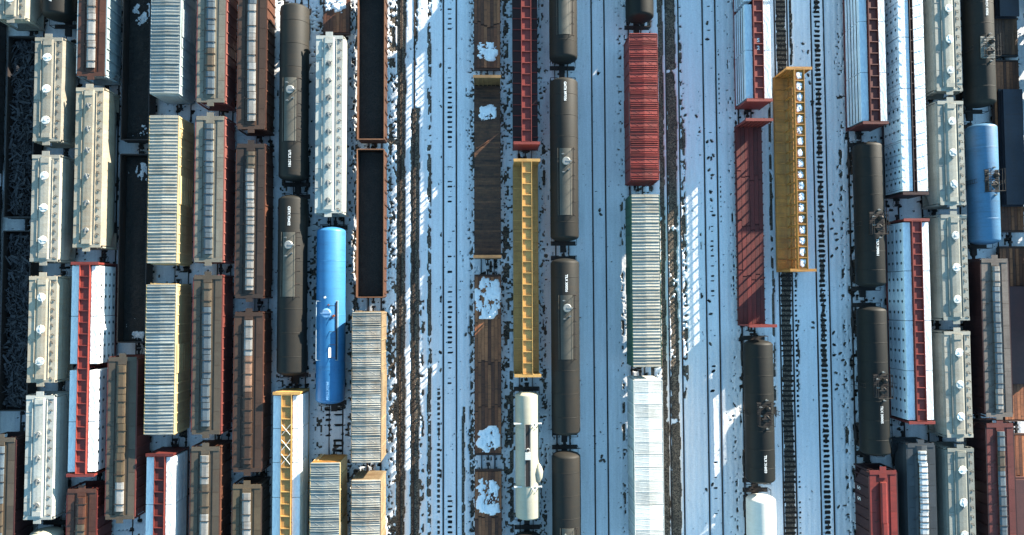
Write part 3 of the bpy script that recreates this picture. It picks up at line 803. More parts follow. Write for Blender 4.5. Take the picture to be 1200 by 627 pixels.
def centerbeam(root, L, mat, loaded=False, top=4.6, pitch=1.25, chordw=.52, deckmat=None):
    gear(root, L, sill=False)
    e_ = L / 2
    def deck(m):
        for s in (-1, 1):
            pf = [(s * .3, .92), (s * 1.44, .98), (s * 1.44, 1.14), (s * .3, 1.08)]
            m.prism(pf if s > 0 else pf[::-1], -e_ + .25, e_ - .25)
            a_, b_ = sorted((s * 1.36, s * 1.44)); m.box(a_, b_, -e_ + .25, e_ - .25, .7, .979)
        m.box(-.3, .3, -e_ + .25, e_ - .25, .6, 1.0)
    build('deck', deckmat or mat, deck, root)
    for s in (-1, 1):
        bulkhead(root, s * (e_ - .25), s, mat, .95, top - .1)
    n = int(round((L - 1.0) / pitch)); q = (L - 1.0) / n
    def chord(m):
        m.box(-chordw + .03, chordw - .03, -e_ + .5, e_ - .5, top - .2, top - .14)
        for s in (-1, 1):
            a_, b_ = sorted((s * (chordw - .03), s * (chordw + .03))); m.box(a_, b_, -e_ + .5, e_ - .5, top - .3, top + .04)
    build('top_chord', mat, chord, root)
    for k in range(n + 1):
        y = -e_ + .5 + q * k
        obj('cross_rib', shared(('crib', chordw, top), lambda m: m.box(-chordw + .031, chordw - .031, -.045, .045, top - .139, top + .02), 'cross_rib', mat), root, (0, y, 0))
        def post(m):
            m.loft([[(-.1, -.05, 1.0), (.1, -.05, 1.0), (.1, .05, 1.0), (-.1, .05, 1.0)], [(-.1, -.05, top - .205), (.1, -.05, top - .205), (.1, .05, top - .205), (-.1, .05, top - .205)]])
        if 0 < k < n:
            obj('post', shared(('cbpost', top), post, 'post', mat), root, (0, y, 0))
        if not loaded:
            for s in (-1, 1):
                obj('gusset', shared(('gus', s, top), lambda m: m.add([(s * .1, -.012, top - .21), (s * .5, -.012, top - .21), (s * .1, -.012, top - .75), (s * .1, .012, top - .21), (s * .5, .012, top - .21), (s * .1, .012, top - .75)], [(0, 1, 2), (5, 4, 3), (0, 3, 4, 1), (1, 4, 5, 2), (2, 5, 3, 0)]), 'gusset', mat), root, (0, y, 0))
        if not loaded and k < n:
            obj('stanchion', shared(('cbst', top), lambda m: m.box(-.03, .03, -.03, .03, 3.0, top - .202), 'stanchion', mat), root, (0, y + q / 2, 0))
            if not loaded:
                for s in (-1, 1):
                    obj('deck_riser', shared('riser', lambda m: m.box(-.52, .52, -.05, .05, 0, .07), 'deck_riser', mat), root, (s * .9, y, 1.112), (0, -s * .052, 0))
        if not loaded and k < n and k % 2 == 0:
            obj('brace', shared(('brace', round(q, 3)), lambda m: m.tube((0, 0, 1.0), (0, q, 2.02), .045), 'brace', mat), root, (0, y, 0))
    for s in (-1, 1):
        build('mid_rail', mat, lambda m, s=s: m.box(s * .13 - .025, s * .13 + .025, -e_ + .4, e_ - .4, 2.95, 3.0) if not loaded else m.box(s * .25 - .03, s * .25 + .03, -e_ + .4, e_ - .4, 2.0, 2.09), root)

def lumber(root, xr, yr, L, stacks, mats, car_words, group, top=4.42, layers=4, x0=.60, x1=1.46, seed=1, cables=None, cab_mat=None, names=('top', 'bottom')):
    """stacks: list of (y from, y to) measured along the car from its upper end, for both sides"""
    rg = random.Random(seed)
    order = ['first', 'second', 'third', 'fourth', 'fifth', 'sixth']
    zb = 1.165
    for s, sn in ((-1, 'left'), (1, 'right')):
        for k, (ya, yb) in enumerate(stacks):
            yc = L / 2 - (ya + yb) / 2; ln = yb - ya
            lab = '%s lumber stack from the top, %s side, %s' % (order[k], sn, car_words)
            t = thing('lumber_stack', lab, 'lumber', xr, yr + yc, RT + zb, group)
            h = (top - zb) / layers
            mt = mats[k % len(mats)]
            for j in range(layers):
                dx = rg.uniform(-.02, .02) if j < layers - 1 else 0
                a_, b_ = sorted((s * x0, s * (x1 + dx)))
                def bf(m):
                    c_ = .035
                    hh = h - (.104 if layers == 5 else .04); l2 = ln / 2 - .02
                    def ring(y, i):
                        return [(a_ + i, y, 0), (b_ - i, y, 0), (b_ - i, y, hh - c_), (b_ - c_ - i, y, hh), (a_ + c_ + i, y, hh), (a_ + i, y, hh - c_)]
                    m.loft([ring(-l2, .02), ring(-l2 + .05, 0), ring(l2 - .05, 0), ring(l2, .02)][::-1])
                if layers == 5 and j > 0:
                    obj('spacer_board', shared(('spacer', round(ln, 2), s, x0, x1), lambda m: m.box(*sorted((s * (x0 + .02), s * (x1 + .035))), -ln / 2 + .05, ln / 2 - .05, -.10, .0), 'spacer_board', M_TIE), t, (0, 0, h * j - .002))
                obj('bundle', shared(('bundle', round(ln, 2), round(a_, 3), round(b_, 3), round(h, 3)), bf, 'bundle', mt), t, (0, 0, h * j))
    if cables:
        for y in cables:
            for s in (-1, 1):
                obj('cable', shared(('cable', s, top, x1), lambda m, s=s: m.path([(s * .5, 0, top + .14), (s * (x1 - .03), 0, top + .03), (s * (x1 + .035), 0, top - .04), (s * (x1 + .035), 0, 1.1)], .022, 4), 'cable', cab_mat or M_CABLE), root, (0, L / 2 - y, 0))

def plank_deck(root, L, mats, w=1.5, z=1.06, nb=8, segs=4, seed=3, y0=None, y1=None):
    rg = random.Random(seed)
    y0 = -L / 2 if y0 is None else y0; y1 = L / 2 if y1 is None else y1
    bw = 2 * w / nb
    for i in range(nb):
        off = rg.uniform(-.6, .6)
        cuts = [y0] + [y0 + (y1 - y0) * (k + 1) / segs + off for k in range(segs - 1)] + [y1]
        for k in range(segs):
            ln = cuts[k + 1] - cuts[k]
            o = obj('plank', shared(('plank', round(ln, 1), nb), lambda m: m.box(-bw / 2 + .014, bw / 2 - .014, -round(ln, 1) / 2 + .06, round(ln, 1) / 2 - .06, 0, .06), 'plank', mats[rg.randrange(len(mats))]), root,
                    (-w + bw * (i + .5), (cuts[k] + cuts[k + 1]) / 2, z + rg.uniform(0, .02)), (0, rg.uniform(-.02, .02), 0))

def flatcar(root, L, mats, steel, seed=3, bulk=None, nb=8, w=1.52, segs=4, across=False):
    gear(root, L, sill=False)
    e_ = L / 2
    def fr(m):
        m.box(-w + .12, w - .12, -e_ + .1, e_ - .1, .88, 1.04)
        m.box(-.35, .35, -e_ + .1, e_ - .1, .55, .879)
        for s in (-1, 1):
            a_, b_ = sorted((s * (w - .1), s * w)); m.box(a_, b_, -e_ + .1, e_ - .1, .6, 1.05)
    build('frame', steel, fr, root)
    n = int(L / 1.2)
    for s in (-1, 1):
        for k in range(n):
            obj('stake_pocket', shared('stake', lambda m: m.box(-.05, .05, -.09, .09, .66, 1.02), 'stake_pocket', steel), root, (s * (w + .05), -e_ + .7 + (L - 1.4) * k / (n - 1), 0))
    if across:
        rg = random.Random(seed); nq = int((L - .5) / .26)
        for k in range(nq):
            obj('plank', shared(('xplank', w), lambda m: m.box(-w + .03, w - .03, -.122, .122, 0, .06), 'plank', mats[rg.randrange(len(mats))]), root, (rg.uniform(-.02, .02), -nq * .13 + .26 * (k + .5), 1.055 + rg.uniform(0, .006)), (0, 0, rg.uniform(-.006, .006)))
    else:
        plank_deck(root, L - .3, mats, w - .03, 1.055, nb, segs, seed)
    for s in (-1, 1):
        if bulk:
            bulkhead(root, s * (e_ - .1), s, bulk[0], 1.06, bulk[1], w - .02, 7)
        else:
            build('end_sill', steel, lambda m, s=s: m.box(-w, w, *sorted((s * (e_ - .12), s * (e_ + .04))), .7, 1.1), root)

def gondola(root, L, mat, rim=2.9, w=1.5, rimmat=None):
    gear(root, L)
    e_ = L / 2
    build('floor', mat, lambda m: m.box(-w + .08, w - .08, -e_ + .08, e_ - .08, 1.0, 1.08), root)
    n = int(L / 1.3)
    for s in (-1, 1):
        build('side_wall', mat, lambda m, s=s: m.box(*sorted((s * (w - .06), s * w)), -e_ + .1, e_ - .1, 1.0, rim - .1), root)
        build('end_wall', mat, lambda m, s=s: (m.box(-w + .061, w - .061, *sorted((s * (e_ - .1), s * (e_ - .04))), 1.0, rim - .1), [m.box(-w + .1, w - .1, *sorted((s * (e_ - .039), s * (e_ + .04))), 1.3 + k * .5, 1.45 + k * .5) for k in range(int((rim - 1.4) / .5))]), root)
        build('rim', rimmat or mat, lambda m, s=s: m.box(*sorted((s * (w - .07), s * (w + .04))), -e_ + .05, e_ - .05, rim - .099, rim), root)
        build('end_rim', rimmat or mat, lambda m, s=s: m.box(-w + .071, w - .071, *sorted((s * (e_ - .12), s * (e_ - .01))), rim - .099, rim), root)
        for k in range(n):
            obj('side_post', shared(('gpost', rim), lambda m: m.box(-.045, .045, -.08, .08, 1.0, rim - .1), 'side_post', mat), root, (s * (w + .046), -e_ + .5 + (L - 1.0) * k / (n - 1), 0))

def snow_patch(label, x, y, z, rx, ry, seed, h=.14, name='snow_patch', mat=None, holes=.35):
    """lumpy sheet of leftover snow: ragged rim, melted holes and fingers"""
    st = max(.03, min(.07, rx / 9))
    xs_ = np.arange(-rx, rx + st, st); ys_ = np.arange(-ry * 1.15, ry * 1.15 + st, st)
    A, B = np.meshgrid(xs_, ys_)
    u_, v_ = A + seed * 3.7, B + seed * 5.1
    f_ = 1 - ((np.abs(A) / rx) ** 3 + (np.abs(B) / (ry * 1.15)) ** 2.2)
    n_ = .6 * vnoise(u_, v_, rx * .55, ry * .5, seed) + .3 * vnoise(u_, v_, rx * .2, ry * .22, seed + 1) + .22 * vnoise(u_, v_, rx * .09, ry * .1, seed + 2)
    H_ = np.minimum(f_ * .75, .42) + 1.35 * n_ - .55 - holes
    H_[:, 0] = H_[:, -1] = -1; H_[0, :] = H_[-1, :] = -1
    ny, nx = A.shape
    Zp = np.where(H_ > 0, h * (.35 + .65 * np.clip(H_ * 3, 0, 1)) * (.75 + .5 * vnoise(u_, v_, .25, .25, seed + 3)), -.03)
    vid = {}; vs_ = []; fs_ = []
    for j in range(ny - 1):
        for i in range(nx - 1):
            c_ = ((j, i), (j, i + 1), (j + 1, i + 1), (j + 1, i))
            if max(H_[p] for p in c_) <= 0: continue
            f = []
            for p in c_:
                if p not in vid:
                    vid[p] = len(vs_); vs_.append((float(A[p]), float(B[p]), float(Zp[p])))
                f.append(vid[p])
            fs_.append(f)
    o = build(name, mat or M_SNOWC, lambda m: m.add(vs_, fs_, True), None, loc=(x, y, z))
    o['label'] = label; o['category'] = 'snow'; o['group'] = 'snow patches left on the cars'
    return o

def heap(name, label, cat, mat, x, y, z, w, L, h, seed, amp=.25):
    nx, ny = 16, int(L / .22)
    xs_ = np.linspace(-w, w, nx); ys_ = np.linspace(-L / 2, L / 2, ny)
    A, B = np.meshgrid(xs_, ys_)
    Z = h + amp * (vnoise(A, B, .9, 1.4, seed) - .5) + amp * .6 * (vnoise(A, B, .3, .35, seed + 1) - .5) - .12 * (A / w) ** 2
    vs_ = [(float(A[j, i]), float(B[j, i]), float(Z[j, i])) for j in range(ny) for i in range(nx)]
    fs_ = [(j * nx + i, j * nx + i + 1, (j + 1) * nx + i + 1, (j + 1) * nx + i) for j in range(ny - 1) for i in range(nx - 1)]
    # skirt down to the floor
    def fn(m):
        m.add(vs_, fs_, False)
        ring = [j for j in range(nx)] + [(j + 1) * nx - 1 for j in range(1, ny)] + [(ny - 1) * nx + i for i in range(nx - 2, -1, -1)] + [j * nx for j in range(ny - 2, 0, -1)]
        n = len(ring)
        lo = [(vs_[i][0], vs_[i][1], 0.002) for i in ring]
        m.add([vs_[i] for i in ring] + lo, [(i, n + i, n + (i + 1) % n, (i + 1) % n) for i in range(n)])
    o = build(name, mat, fn, None, loc=(x, y, z), kind='stuff')
    o['label'] = label; o['category'] = cat
    return o

def scrap(label, x, y, z, w, L, h, seed, count=1500):
    rg = random.Random(seed)
    def fn(m):
        for k in range(count):
            cx_, cy_ = rg.uniform(-w + .2, w - .2), rg.uniform(-L / 2 + .3, L / 2 - .3)
            cz_ = rg.uniform(0.1, h)
            ln, wd, th = rg.uniform(.15, 1.3), rg.choice((.03, .04, .06, .1, .22)) * rg.uniform(.7, 1.3), rg.uniform(.015, .05)
            M_ = Matrix.Translation((cx_, cy_, cz_)) @ Matrix.Rotation(rg.uniform(0, 3.14), 4, 'Z') @ Matrix.Rotation(rg.uniform(-.25, .25), 4, 'X') @ Matrix.Rotation(rg.uniform(-.2, .2), 4, 'Y')
            o_ = len(m.v)
            m.box(-ln / 2, ln / 2, -wd / 2, wd / 2, -th / 2, th / 2)
            for i in range(o_, len(m.v)):
                p = M_ @ Vector(m.v[i])
                m.v[i] = (max(-w, min(w, p.x)), max(-L / 2, min(L / 2, p.y)), max(.01, p.z))
    o = build('scrap_metal', paint('scrap', (58, 58, 62), .75, .7, (40, 34, 31), scale=1.4), fn, None, loc=(x, y, z), kind='stuff')
    o['label'] = label; o['category'] = 'scrap metal'
    return o

# ------------------------------------------------------------------ colours of the cars
P = lambda n, c, d=.35, dc=(70, 52, 40), **k: paint(n, c, dirt=d, dcol=dc, **k)
C_BEIGE = P('hopper_beige', (156, 150, 136), .35, (140, 126, 104), rough=.65)
C_STONE = P('hopper_stone', (166, 161, 148), .30, (150, 138, 118), rough=.65)
C_CREAM = P('hopper_cream', (170, 162, 144), .35, (168, 138, 104), rough=.65)
C_PALE = P('hopper_pale', (182, 182, 174), .22, (160, 154, 140), rough=.6)
C_GREY = P('hopper_grey', (150, 150, 140), .30, (130, 126, 114), rough=.65)
C_RUST = P('rust_brown', (92, 56, 40), .75, (70, 40, 28), scale=1.4)
C_TROUGH_W = P('trough_white', (150, 148, 144), .5, (112, 98, 84), rough=.6)
C_TROUGH_B = P('trough_bluegrey', (92, 104, 112), .35, (96, 98, 96), rough=.6)
C_LIDW = P('lid_white', (206, 210, 212), .3, (150, 146, 138))
C_TAUPE = P('roof_taupe', (88, 78, 65), .5, (92, 76, 60))
C_SAND = P('roof_sand', (128, 123, 110), .4, (118, 100, 80))
C_BROWN = P('roof_brown', (76, 55, 41), .55, (66, 48, 38))
C_BROWN2 = P('roof_brown_dark', (64, 50, 41), .55, (52, 40, 34))
C_DUSK = P('roof_dusk', (112, 102, 94), .5, (84, 72, 66))
C_OLIVE = P('roof_olive', (94, 80, 60), .5, (84, 66, 48))
C_RED = P('side_red', (112, 54, 47), .4, (96, 52, 44))
C_PINK = P('side_pink', (136, 80, 72), .35, (124, 72, 62))
C_OXIDE = P('oxide_red', (98, 36, 29), .45, (70, 32, 28))
C_OXIDE_B = P('oxide_red_bright', (134, 54, 46), .35, (96, 42, 34))
C_MAROON = P('maroon', (54, 26, 26), .4, (54, 26, 24))
C_YELLOW = P('yellow', (200, 154, 88), .35, (140, 104, 60))
C_YELLOW2 = P('yellow_dull', (196, 136, 62), .5, (116, 88, 54))
C_CREAMY = P('side_yellow', (206, 182, 134), .3, (150, 116, 66))
C_ROOFW = P('roof_galv_white', (166, 164, 154), .35, (150, 138, 118), rough=.5)
C_ROOFB = P('roof_galv_blue', (142, 148, 146), .35, (124, 120, 108), rough=.5)
C_ROOFT = P('roof_tan', (160, 158, 150), .45, (120, 100, 78), rough=.6)
C_TANW = P('side_tan', (150, 130, 100), .4, (110, 80, 54))
C_BOXRED = P('boxcar_red', (138, 48, 40), .45, (92, 44, 38))
C_GREEN = P('boxcar_green', (44, 88, 62), .4, (54, 60, 44))
C_WHITEBOX = P('boxcar_white', (220, 218, 210), .22, (160, 156, 146), rough=.5)
C_TEAL = P('side_teal', (150, 164, 168), .3, (110, 108, 100))
C_TANKK = P('tank_black', (30, 30, 28), .5, (48, 42, 34), spec=.25, rough=.65, scale=.5, vary=.15)
C_TANKN = P('tank_night', (23, 23, 21), .45, (40, 37, 31), spec=.25, rough=.62, scale=.5, vary=.15)
C_TANKB = P('tank_blue', (54, 120, 168), .30, (54, 96, 140), rough=.45, scale=.5, vary=.12)
C_TANKB2 = P('tank_steel_blue', (74, 122, 158), .35, (70, 96, 118), rough=.5, scale=.5, vary=.15)
C_TANKS = P('tank_silver', (160, 156, 139), .22, (160, 152, 134), rough=.5, vary=.12)
C_TANKW = P('tank_white', (206, 204, 196), .2, (176, 168, 150), rough=.5, vary=.1)
C_TANKG = P('tank_grey_blue', (62, 66, 70), .3, (70, 70, 66), rough=.55)
C_WOOD = [P('deck_wood_a', (160, 98, 62), .6, (64, 46, 34), scale=1.8, stretch=.12), P('deck_wood_b', (136, 80, 50), .6, (54, 38, 30), scale=1.8, stretch=.12),
          P('deck_wood_c', (178, 112, 72), .6, (80, 54, 38), scale=1.8, stretch=.12), P('deck_wood_d', (112, 66, 44), .6, (44, 34, 28), scale=1.8, stretch=.12)]
C_WOODD = [P('deck_dark_a', (100, 66, 46), .6, (36, 30, 26), scale=1.8, stretch=.12), P('deck_dark_b', (92, 62, 44), .6, (30, 26, 24), scale=1.8, stretch=.12), P('deck_dark_c', (110, 74, 50), .6, (44, 36, 30), scale=1.8, stretch=.12)]
C_WOODR = [P('deck_red_a', (112, 42, 36), .5, (66, 30, 26), scale=1.6, stretch=.12), P('deck_red_b', (100, 38, 33), .5, (58, 28, 25), scale=1.6, stretch=.12)]
C_GOND = P('gondola_brown', (80, 50, 36), .6, (56, 40, 32), scale=1.4)
C_RIM = P('gondola_rim', (136, 94, 66), .5, (110, 72, 50), scale=1.4)
C_GONDK = P('gondola_black', (42, 38, 38), .5, (58, 44, 36))
C_PLATE = P('steel_plate', (48, 50, 60), .5, (56, 46, 46), rough=.5)
C_PLATER = P('steel_plate_red', (88, 52, 48), .5, (72, 50, 52), rough=.6)
W_PLAIN = wrap_mat('wrap_plain')
W_DOTS = wrap_mat('wrap_dots', True)
W_DOTS2 = wrap_mat('wrap_dots_pale', True, (214, 220, 224))
W_BLUE = wrap_mat('wrap_pale_blue', False, (196, 208, 216))

def put(name, label, cat, x, y0, y1, group):
    return thing(name, label, cat, x, (y0 + y1) / 2, RT, group), y1 - y0

G_RH, G_TH, G_BX, G_TK, G_CB, G_FL, G_GO = ('covered hoppers with round hatches', 'covered hoppers with trough hatches', 'boxcars', 'tank cars', 'centerbeam cars', 'flatcars', 'gondolas')

def add_round(label, x, y0, y1, mat, **k):
    r_, L = put('covered_hopper', label, 'hopper car', x, y0, y1, G_RH); round_hopper(r_, L, mat, **k); return r_
def add_trough(label, x, y0, y1, roof, side, lids, tall=1.0, **k):
    r_, L = put('covered_hopper', label, 'hopper car', x, y0, y1, G_TH); trough_hopper(r_, L, roof, side, lids, **k); r_.scale.z = tall; return r_
def add_box(label, x, y0, y1, roof, side, **k):
    r_, L = put('boxcar', label, 'boxcar', x, y0, y1, G_BX); boxcar(r_, L, roof, side, **k); return r_
def add_tank(label, x, y0, y1, mat, py=None, ty=None, **k):
    r_, L = put('tank_car', label, 'tank car', x, y0, y1, G_TK); c_ = (y0 + y1) / 2
    tank(r_, L, mat, py=0 if py is None else py - c_, ty=0 if ty is None else ty - c_, **k); return r_
def add_cb(label, x, y0, y1, mat, **k):
    r_, L = put('centerbeam_car', label, 'flatcar', x, y0, y1, G_CB); centerbeam(r_, L, mat, **k); return r_, L
def add_flat(label, x, y0, y1, mats, steel, **k):
    r_, L = put('flatcar', label, 'flatcar', x, y0, y1, G_FL); flatcar(r_, L, mats, steel, **k); return r_
def add_gond(label, x, y0, y1, mat, **k):
    r_, L = put('gondola_car', label, 'gondola', x, y0, y1, G_GO); gondola(r_, L, mat, **k); return r_

T = dict(zip('ABCDEFGHIJ', OCC[:10]))           # the ten full tracks on the left
xF, xCB, xTK, xBX, xRD, xR1, xR2, xR3, xR4, xR5, xR6 = OCC[10:]
xY = 34.1

# --- leftmost track: hopper, two scrap gondolas, hopper
x = T['A']
add_round('beige covered hopper cut off by the upper left corner', x, 30.3, 42.0, C_BEIGE, frac=[.17, .5, .83])
add_gond('dark gondola heaped with scrap, upper one at the left edge', x, 8.9, 29.2, C_GONDK, rim=2.5)
scrap('bluish scrap metal in the upper gondola at the left edge', x, 19.05, RT + 1.085, 1.42, 20.0, 1.15, 5)
add_gond('dark gondola heaped with scrap, lower one at the left edge', x, -12.25, 7.5, C_GONDK, rim=2.5)
scrap('bluish scrap metal in the lower gondola at the left edge', x, -2.37, RT + 1.085, 1.42, 19.4, 1.15, 6)
add_trough('grey-brown hopper with dark red side in the lower left corner', x, -31.6, -14.7, C_TAUPE, C_MAROON, C_TROUGH_B)
for k_, (y0, y1) in enumerate([(14.0, 34.0), (-8.0, 12.6), (-30.0, -9.4)]):
    add_gond('dark gondola just beyond the left edge, %s from the top' % ('first', 'second', 'third')[k_], x - 4.3, y0, y1, C_GONDK, rim=2.6)
# --- second track
x = T['B']
add_tank('black tank car cut off at the top edge above the beige hoppers', x, 30.9, 48.5, C_TANKN, style='plain', text='UTLX 202417', ty=33.4)
add_round('short beige hopper with three round hatches, topmost of the leftmost hopper row', x, 16.9, 28.4, C_BEIGE, frac=[.18, .5, .82])
add_round('short beige hopper with three round hatches, second of the leftmost hopper row', x, 3.9, 15.55, C_STONE, frac=[.18, .5, .82])
add_round('short tan hopper with three round hatches, left of the wrapped lumber car', x, -9.0, 2.45, C_CREAM, frac=[.18, .5, .82])
add_round('pale hopper with small dark hatches, lowest whole car of the leftmost hopper row', x, -23.4, -10.25, C_PALE, hatch_style='dark', frac=[.10, .30, .50, .70])
add_tank('pale tank car barely showing at the bottom left edge', x, -41.0, -24.75, C_TANKS, style='plain')
# --- third track
x = T['C']
add_trough('rusty brown and grey ribbed hopper with white trough at the top left', x, 24.1, 41.0, C_RUST, C_TEAL, C_TROUGH_W, lid_mats=[C_TROUGH_W], wmat=C_RUST)
add_round('long cream hopper with six dark hatches above the wrapped lumber car', x, 5.4, 22.9, C_CREAM, hatch_style='dark', frac=[.09, .27, .44, .61, .75, .90])
r_, L = add_cb('red centerbeam car loaded with dotted white wraps, third row from left', x, -19.05, 4.1, C_OXIDE_B, loaded=True)
lumber(r_, x, -7.475, L, [(.6, 6.0), (6.02, 11.1), (11.75, 17.2), (17.22, 22.5)], [W_DOTS], 'dotted wraps on far-left red car', 'lumber stacks', seed=2)
add_trough('rusty red hopper below the wrapped lumber car at the bottom left', x, -36.0, -20.15, C_RUST, C_OXIDE, C_RUST, lid_mats=[C_RUST, C_TAUPE])
# --- fourth track
x = T['D']
add_gond('dark gondola with coal and snow, upper one left of the ribbed boxcars', x, 17.5, 37.3, C_GONDK, rim=2.6)
heap('coal', 'dark coal in the upper gondola left of the ribbed boxcars', 'coal', M_COAL, x, 27.4, RT + 1.085, 1.4, 19.4, .45, 21)
snow_patch('blue-shaded snow at the upper end of the coal gondola', x + .1, 32.2, RT + 1.46, 1.2, 1.3, 31, .06, mat=M_SNOWSHADE, holes=.5)
snow_patch('small snow patch at the lower end of the upper coal gondola', x, 18.8, RT + 1.46, 1.1, .75, 32, .06, mat=M_SNOWSHADE, holes=.5)
add_gond('dark gondola with coal and snow, lower one left of the ribbed boxcars', x, -4.9, 16.0, C_GONDK, rim=2.6)
heap('coal', 'dark coal in the lower gondola left of the ribbed boxcars', 'coal', M_COAL, x, 5.55, RT + 1.085, 1.4, 20.5, .45, 23)
snow_patch('snow at the upper end of the lower coal gondola', x, 14.2, RT + 1.46, 1.2, 1.2, 33, .06, mat=M_SNOWSHADE, holes=.5)
snow_patch('snow at the lower end of the lower coal gondola', x, -3.4, RT + 1.46, 1.2, 1.2, 34, .06, mat=M_SNOWSHADE, holes=.5)
add_trough('taupe hopper with red right side below the coal gondolas', x, -23.5, -6.25, C_TAUPE, C_RED, C_OLIVE, lid_mats=[C_TROUGH_W, C_OLIVE, C_OLIVE, C_OLIVE, C_OLIVE])
# --- fifth track: ribbed boxcars
x = T['E']
add_box('grey boxcar with finely ribbed roof and pale side, cut off at the top edge', x, 22.0, 38.2, C_ROOFB, C_TEAL, H=4.95)
add_box('yellow-sided boxcar with ribbed pale roof, upper one in the left block', x, 3.7, 19.7, C_ROOFW, C_CREAMY, H=4.95)
add_box('yellow-sided boxcar with ribbed pale roof, lower one in the left block', x, -14.5, 1.5, C_ROOFB, C_CREAMY, H=4.95)
r_, L = add_cb('red centerbeam car with plain white wraps below the yellow-sided boxcars', x, -38.5, -16.3, C_OXIDE, loaded=True)
lumber(r_, x, -27.4, L, [(.6, 5.6), (5.62, 11.0), (11.02, 16.4), (16.42, 21.6)], [W_PLAIN], 'red car below yellow-sided boxcars', 'lumber stacks', seed=3)
# --- sixth track: grey trough hoppers with pink sides
x = T['F']
add_trough('sand-roofed hopper with pink side and bluish trough, top of sixth row', x, 21.2, 38.3, C_SAND, C_PINK, C_TROUGH_B, nlid=6, tall=1.05)
add_trough('sand-roofed hopper with pink side, second in sixth row, right of yellow boxcar', x, 3.8, 19.8, C_SAND, C_PINK, C_TROUGH_B, nlid=6, tall=1.05)
add_trough('grey-brown hopper with red side, third in sixth row', x, -14.6, 2.5, C_TAUPE, C_RED, C_TROUGH_B, nlid=6, tall=1.05)
add_trough('weathered brown hopper with white trough, lowest in sixth row', x, -33.0, -15.8, C_TAUPE, C_RUST, C_TROUGH_W, nlid=5, tall=1.05)
# --- seventh track: brown trough hoppers
x = T['G']
add_trough('brown hopper with long white hatch covers at the top of seventh row', x, 18.35, 36.4, C_BROWN, C_RUST, C_TROUGH_W, nlid=5, tall=.97)
add_trough('dark brown hopper with speckled white trough, second in seventh row', x, -.1, 16.85, C_BROWN2, C_RUST, C_TROUGH_W, nlid=8, tall=.97)
add_trough('brown hopper with one white and three brown covers, third in seventh row', x, -18.7, -1.5, C_BROWN, C_RUST, C_BROWN, nlid=4, lid_mats=[C_BROWN, C_BROWN, P('lid_brown', (140, 108, 88), .4), C_TROUGH_W], tall=.97)
add_trough('olive brown hopper with white trough at the bottom of seventh row', x, -37.0, -19.9, C_OLIVE, C_BROWN, C_TROUGH_W, nlid=5, tall=.97)
# --- eighth track: black tanks, then yellow centerbeam
x = T['H']
add_tank('long black tank car beside the white hopper, upper left', x, 12.9, 32.75, C_TANKK, style='long', py=20.6, plen=7.0, text='UTLX 12951', ty=15.13)
add_tank('long black tank car beside the blue tank car', x, -8.55, 11.3, C_TANKK, style='long', py=3.6, plen=7.0, text='CBTX 724422', ty=8.87)
r_, L = add_cb('yellow centerbeam car loaded with white wraps, bottom left of the middle', x, -34.0, -9.9, C_YELLOW, loaded=True)
lumber(r_, x, -21.95, L, [(.6, 4.1), (4.12, 7.7), (7.72, 11.4), (11.42, 17.5), (17.52, 23.4)], [W_PLAIN], 'loaded yellow car at bottom', 'lumber stacks', seed=4)
# --- ninth track
x = T['I']
add_flat('brown wooden flatcar with snow at the top edge above the white hopper', x, 30.15, 49.2, C_WOOD, C_GOND, seed=8)
snow_patch('snow on the brown flatcar above the long white hopper', x - .15, 33.6, RT + 1.13, 1.25, .9, 41, .2)
add_round('long white hopper with ten small hatches above the blue tank car', x, 9.1, 28.8, C_PALE, hatch_style='dark', frac=[.055 + k * .0995 for k in range(10)])
add_tank('bright blue tank car with pale guard rail between black tank and coal gondola', x, -11.65, 7.8, C_TANKB, style='railbox', py=-3.6, text='PROX 77104', ty=-10.05, tmat=P('lettering_blue', (120, 170, 215), .1, (100, 150, 200), bump=0), bands=3)
add_box('yellow-sided boxcar with white roof at the bottom below the blue tank car', x, -33.5, -17.55, C_ROOFB, C_CREAMY, H=5.05, style='x', pitch=1.4, endm=C_YELLOW2)
# --- tenth track: coal gondolas and tan boxcars
x = T['J']
add_gond('brown coal gondola at the top left of the open snowy track', x, 17.5, 35.3, C_GOND, rim=3.1, rimmat=C_RIM)
heap('coal', 'black coal filling the upper brown gondola', 'coal', M_COAL, x, 26.4, RT + 1.085, 1.4, 17.4, 1.15, 25, .06)
add_gond('brown coal gondola directly above the tan boxcar', x, -.05, 16.5, C_GOND, rim=3.1, rimmat=C_RIM)
heap('coal', 'black coal filling the lower brown gondola', 'coal', M_COAL, x, 8.2, RT + 1.085, 1.4, 16.1, 1.15, 27, .06)
add_box('tan boxcar with diagonally braced roof panels below the coal gondolas', x, -17.6, -1.6, C_ROOFT, C_TANW, H=5.05, style='x', pitch=1.45)
add_box('tan boxcar with braced roof panels cut off at the bottom edge', x, -35.4, -19.4, C_ROOFT, C_TANW, H=5.05, style='x', pitch=1.45)

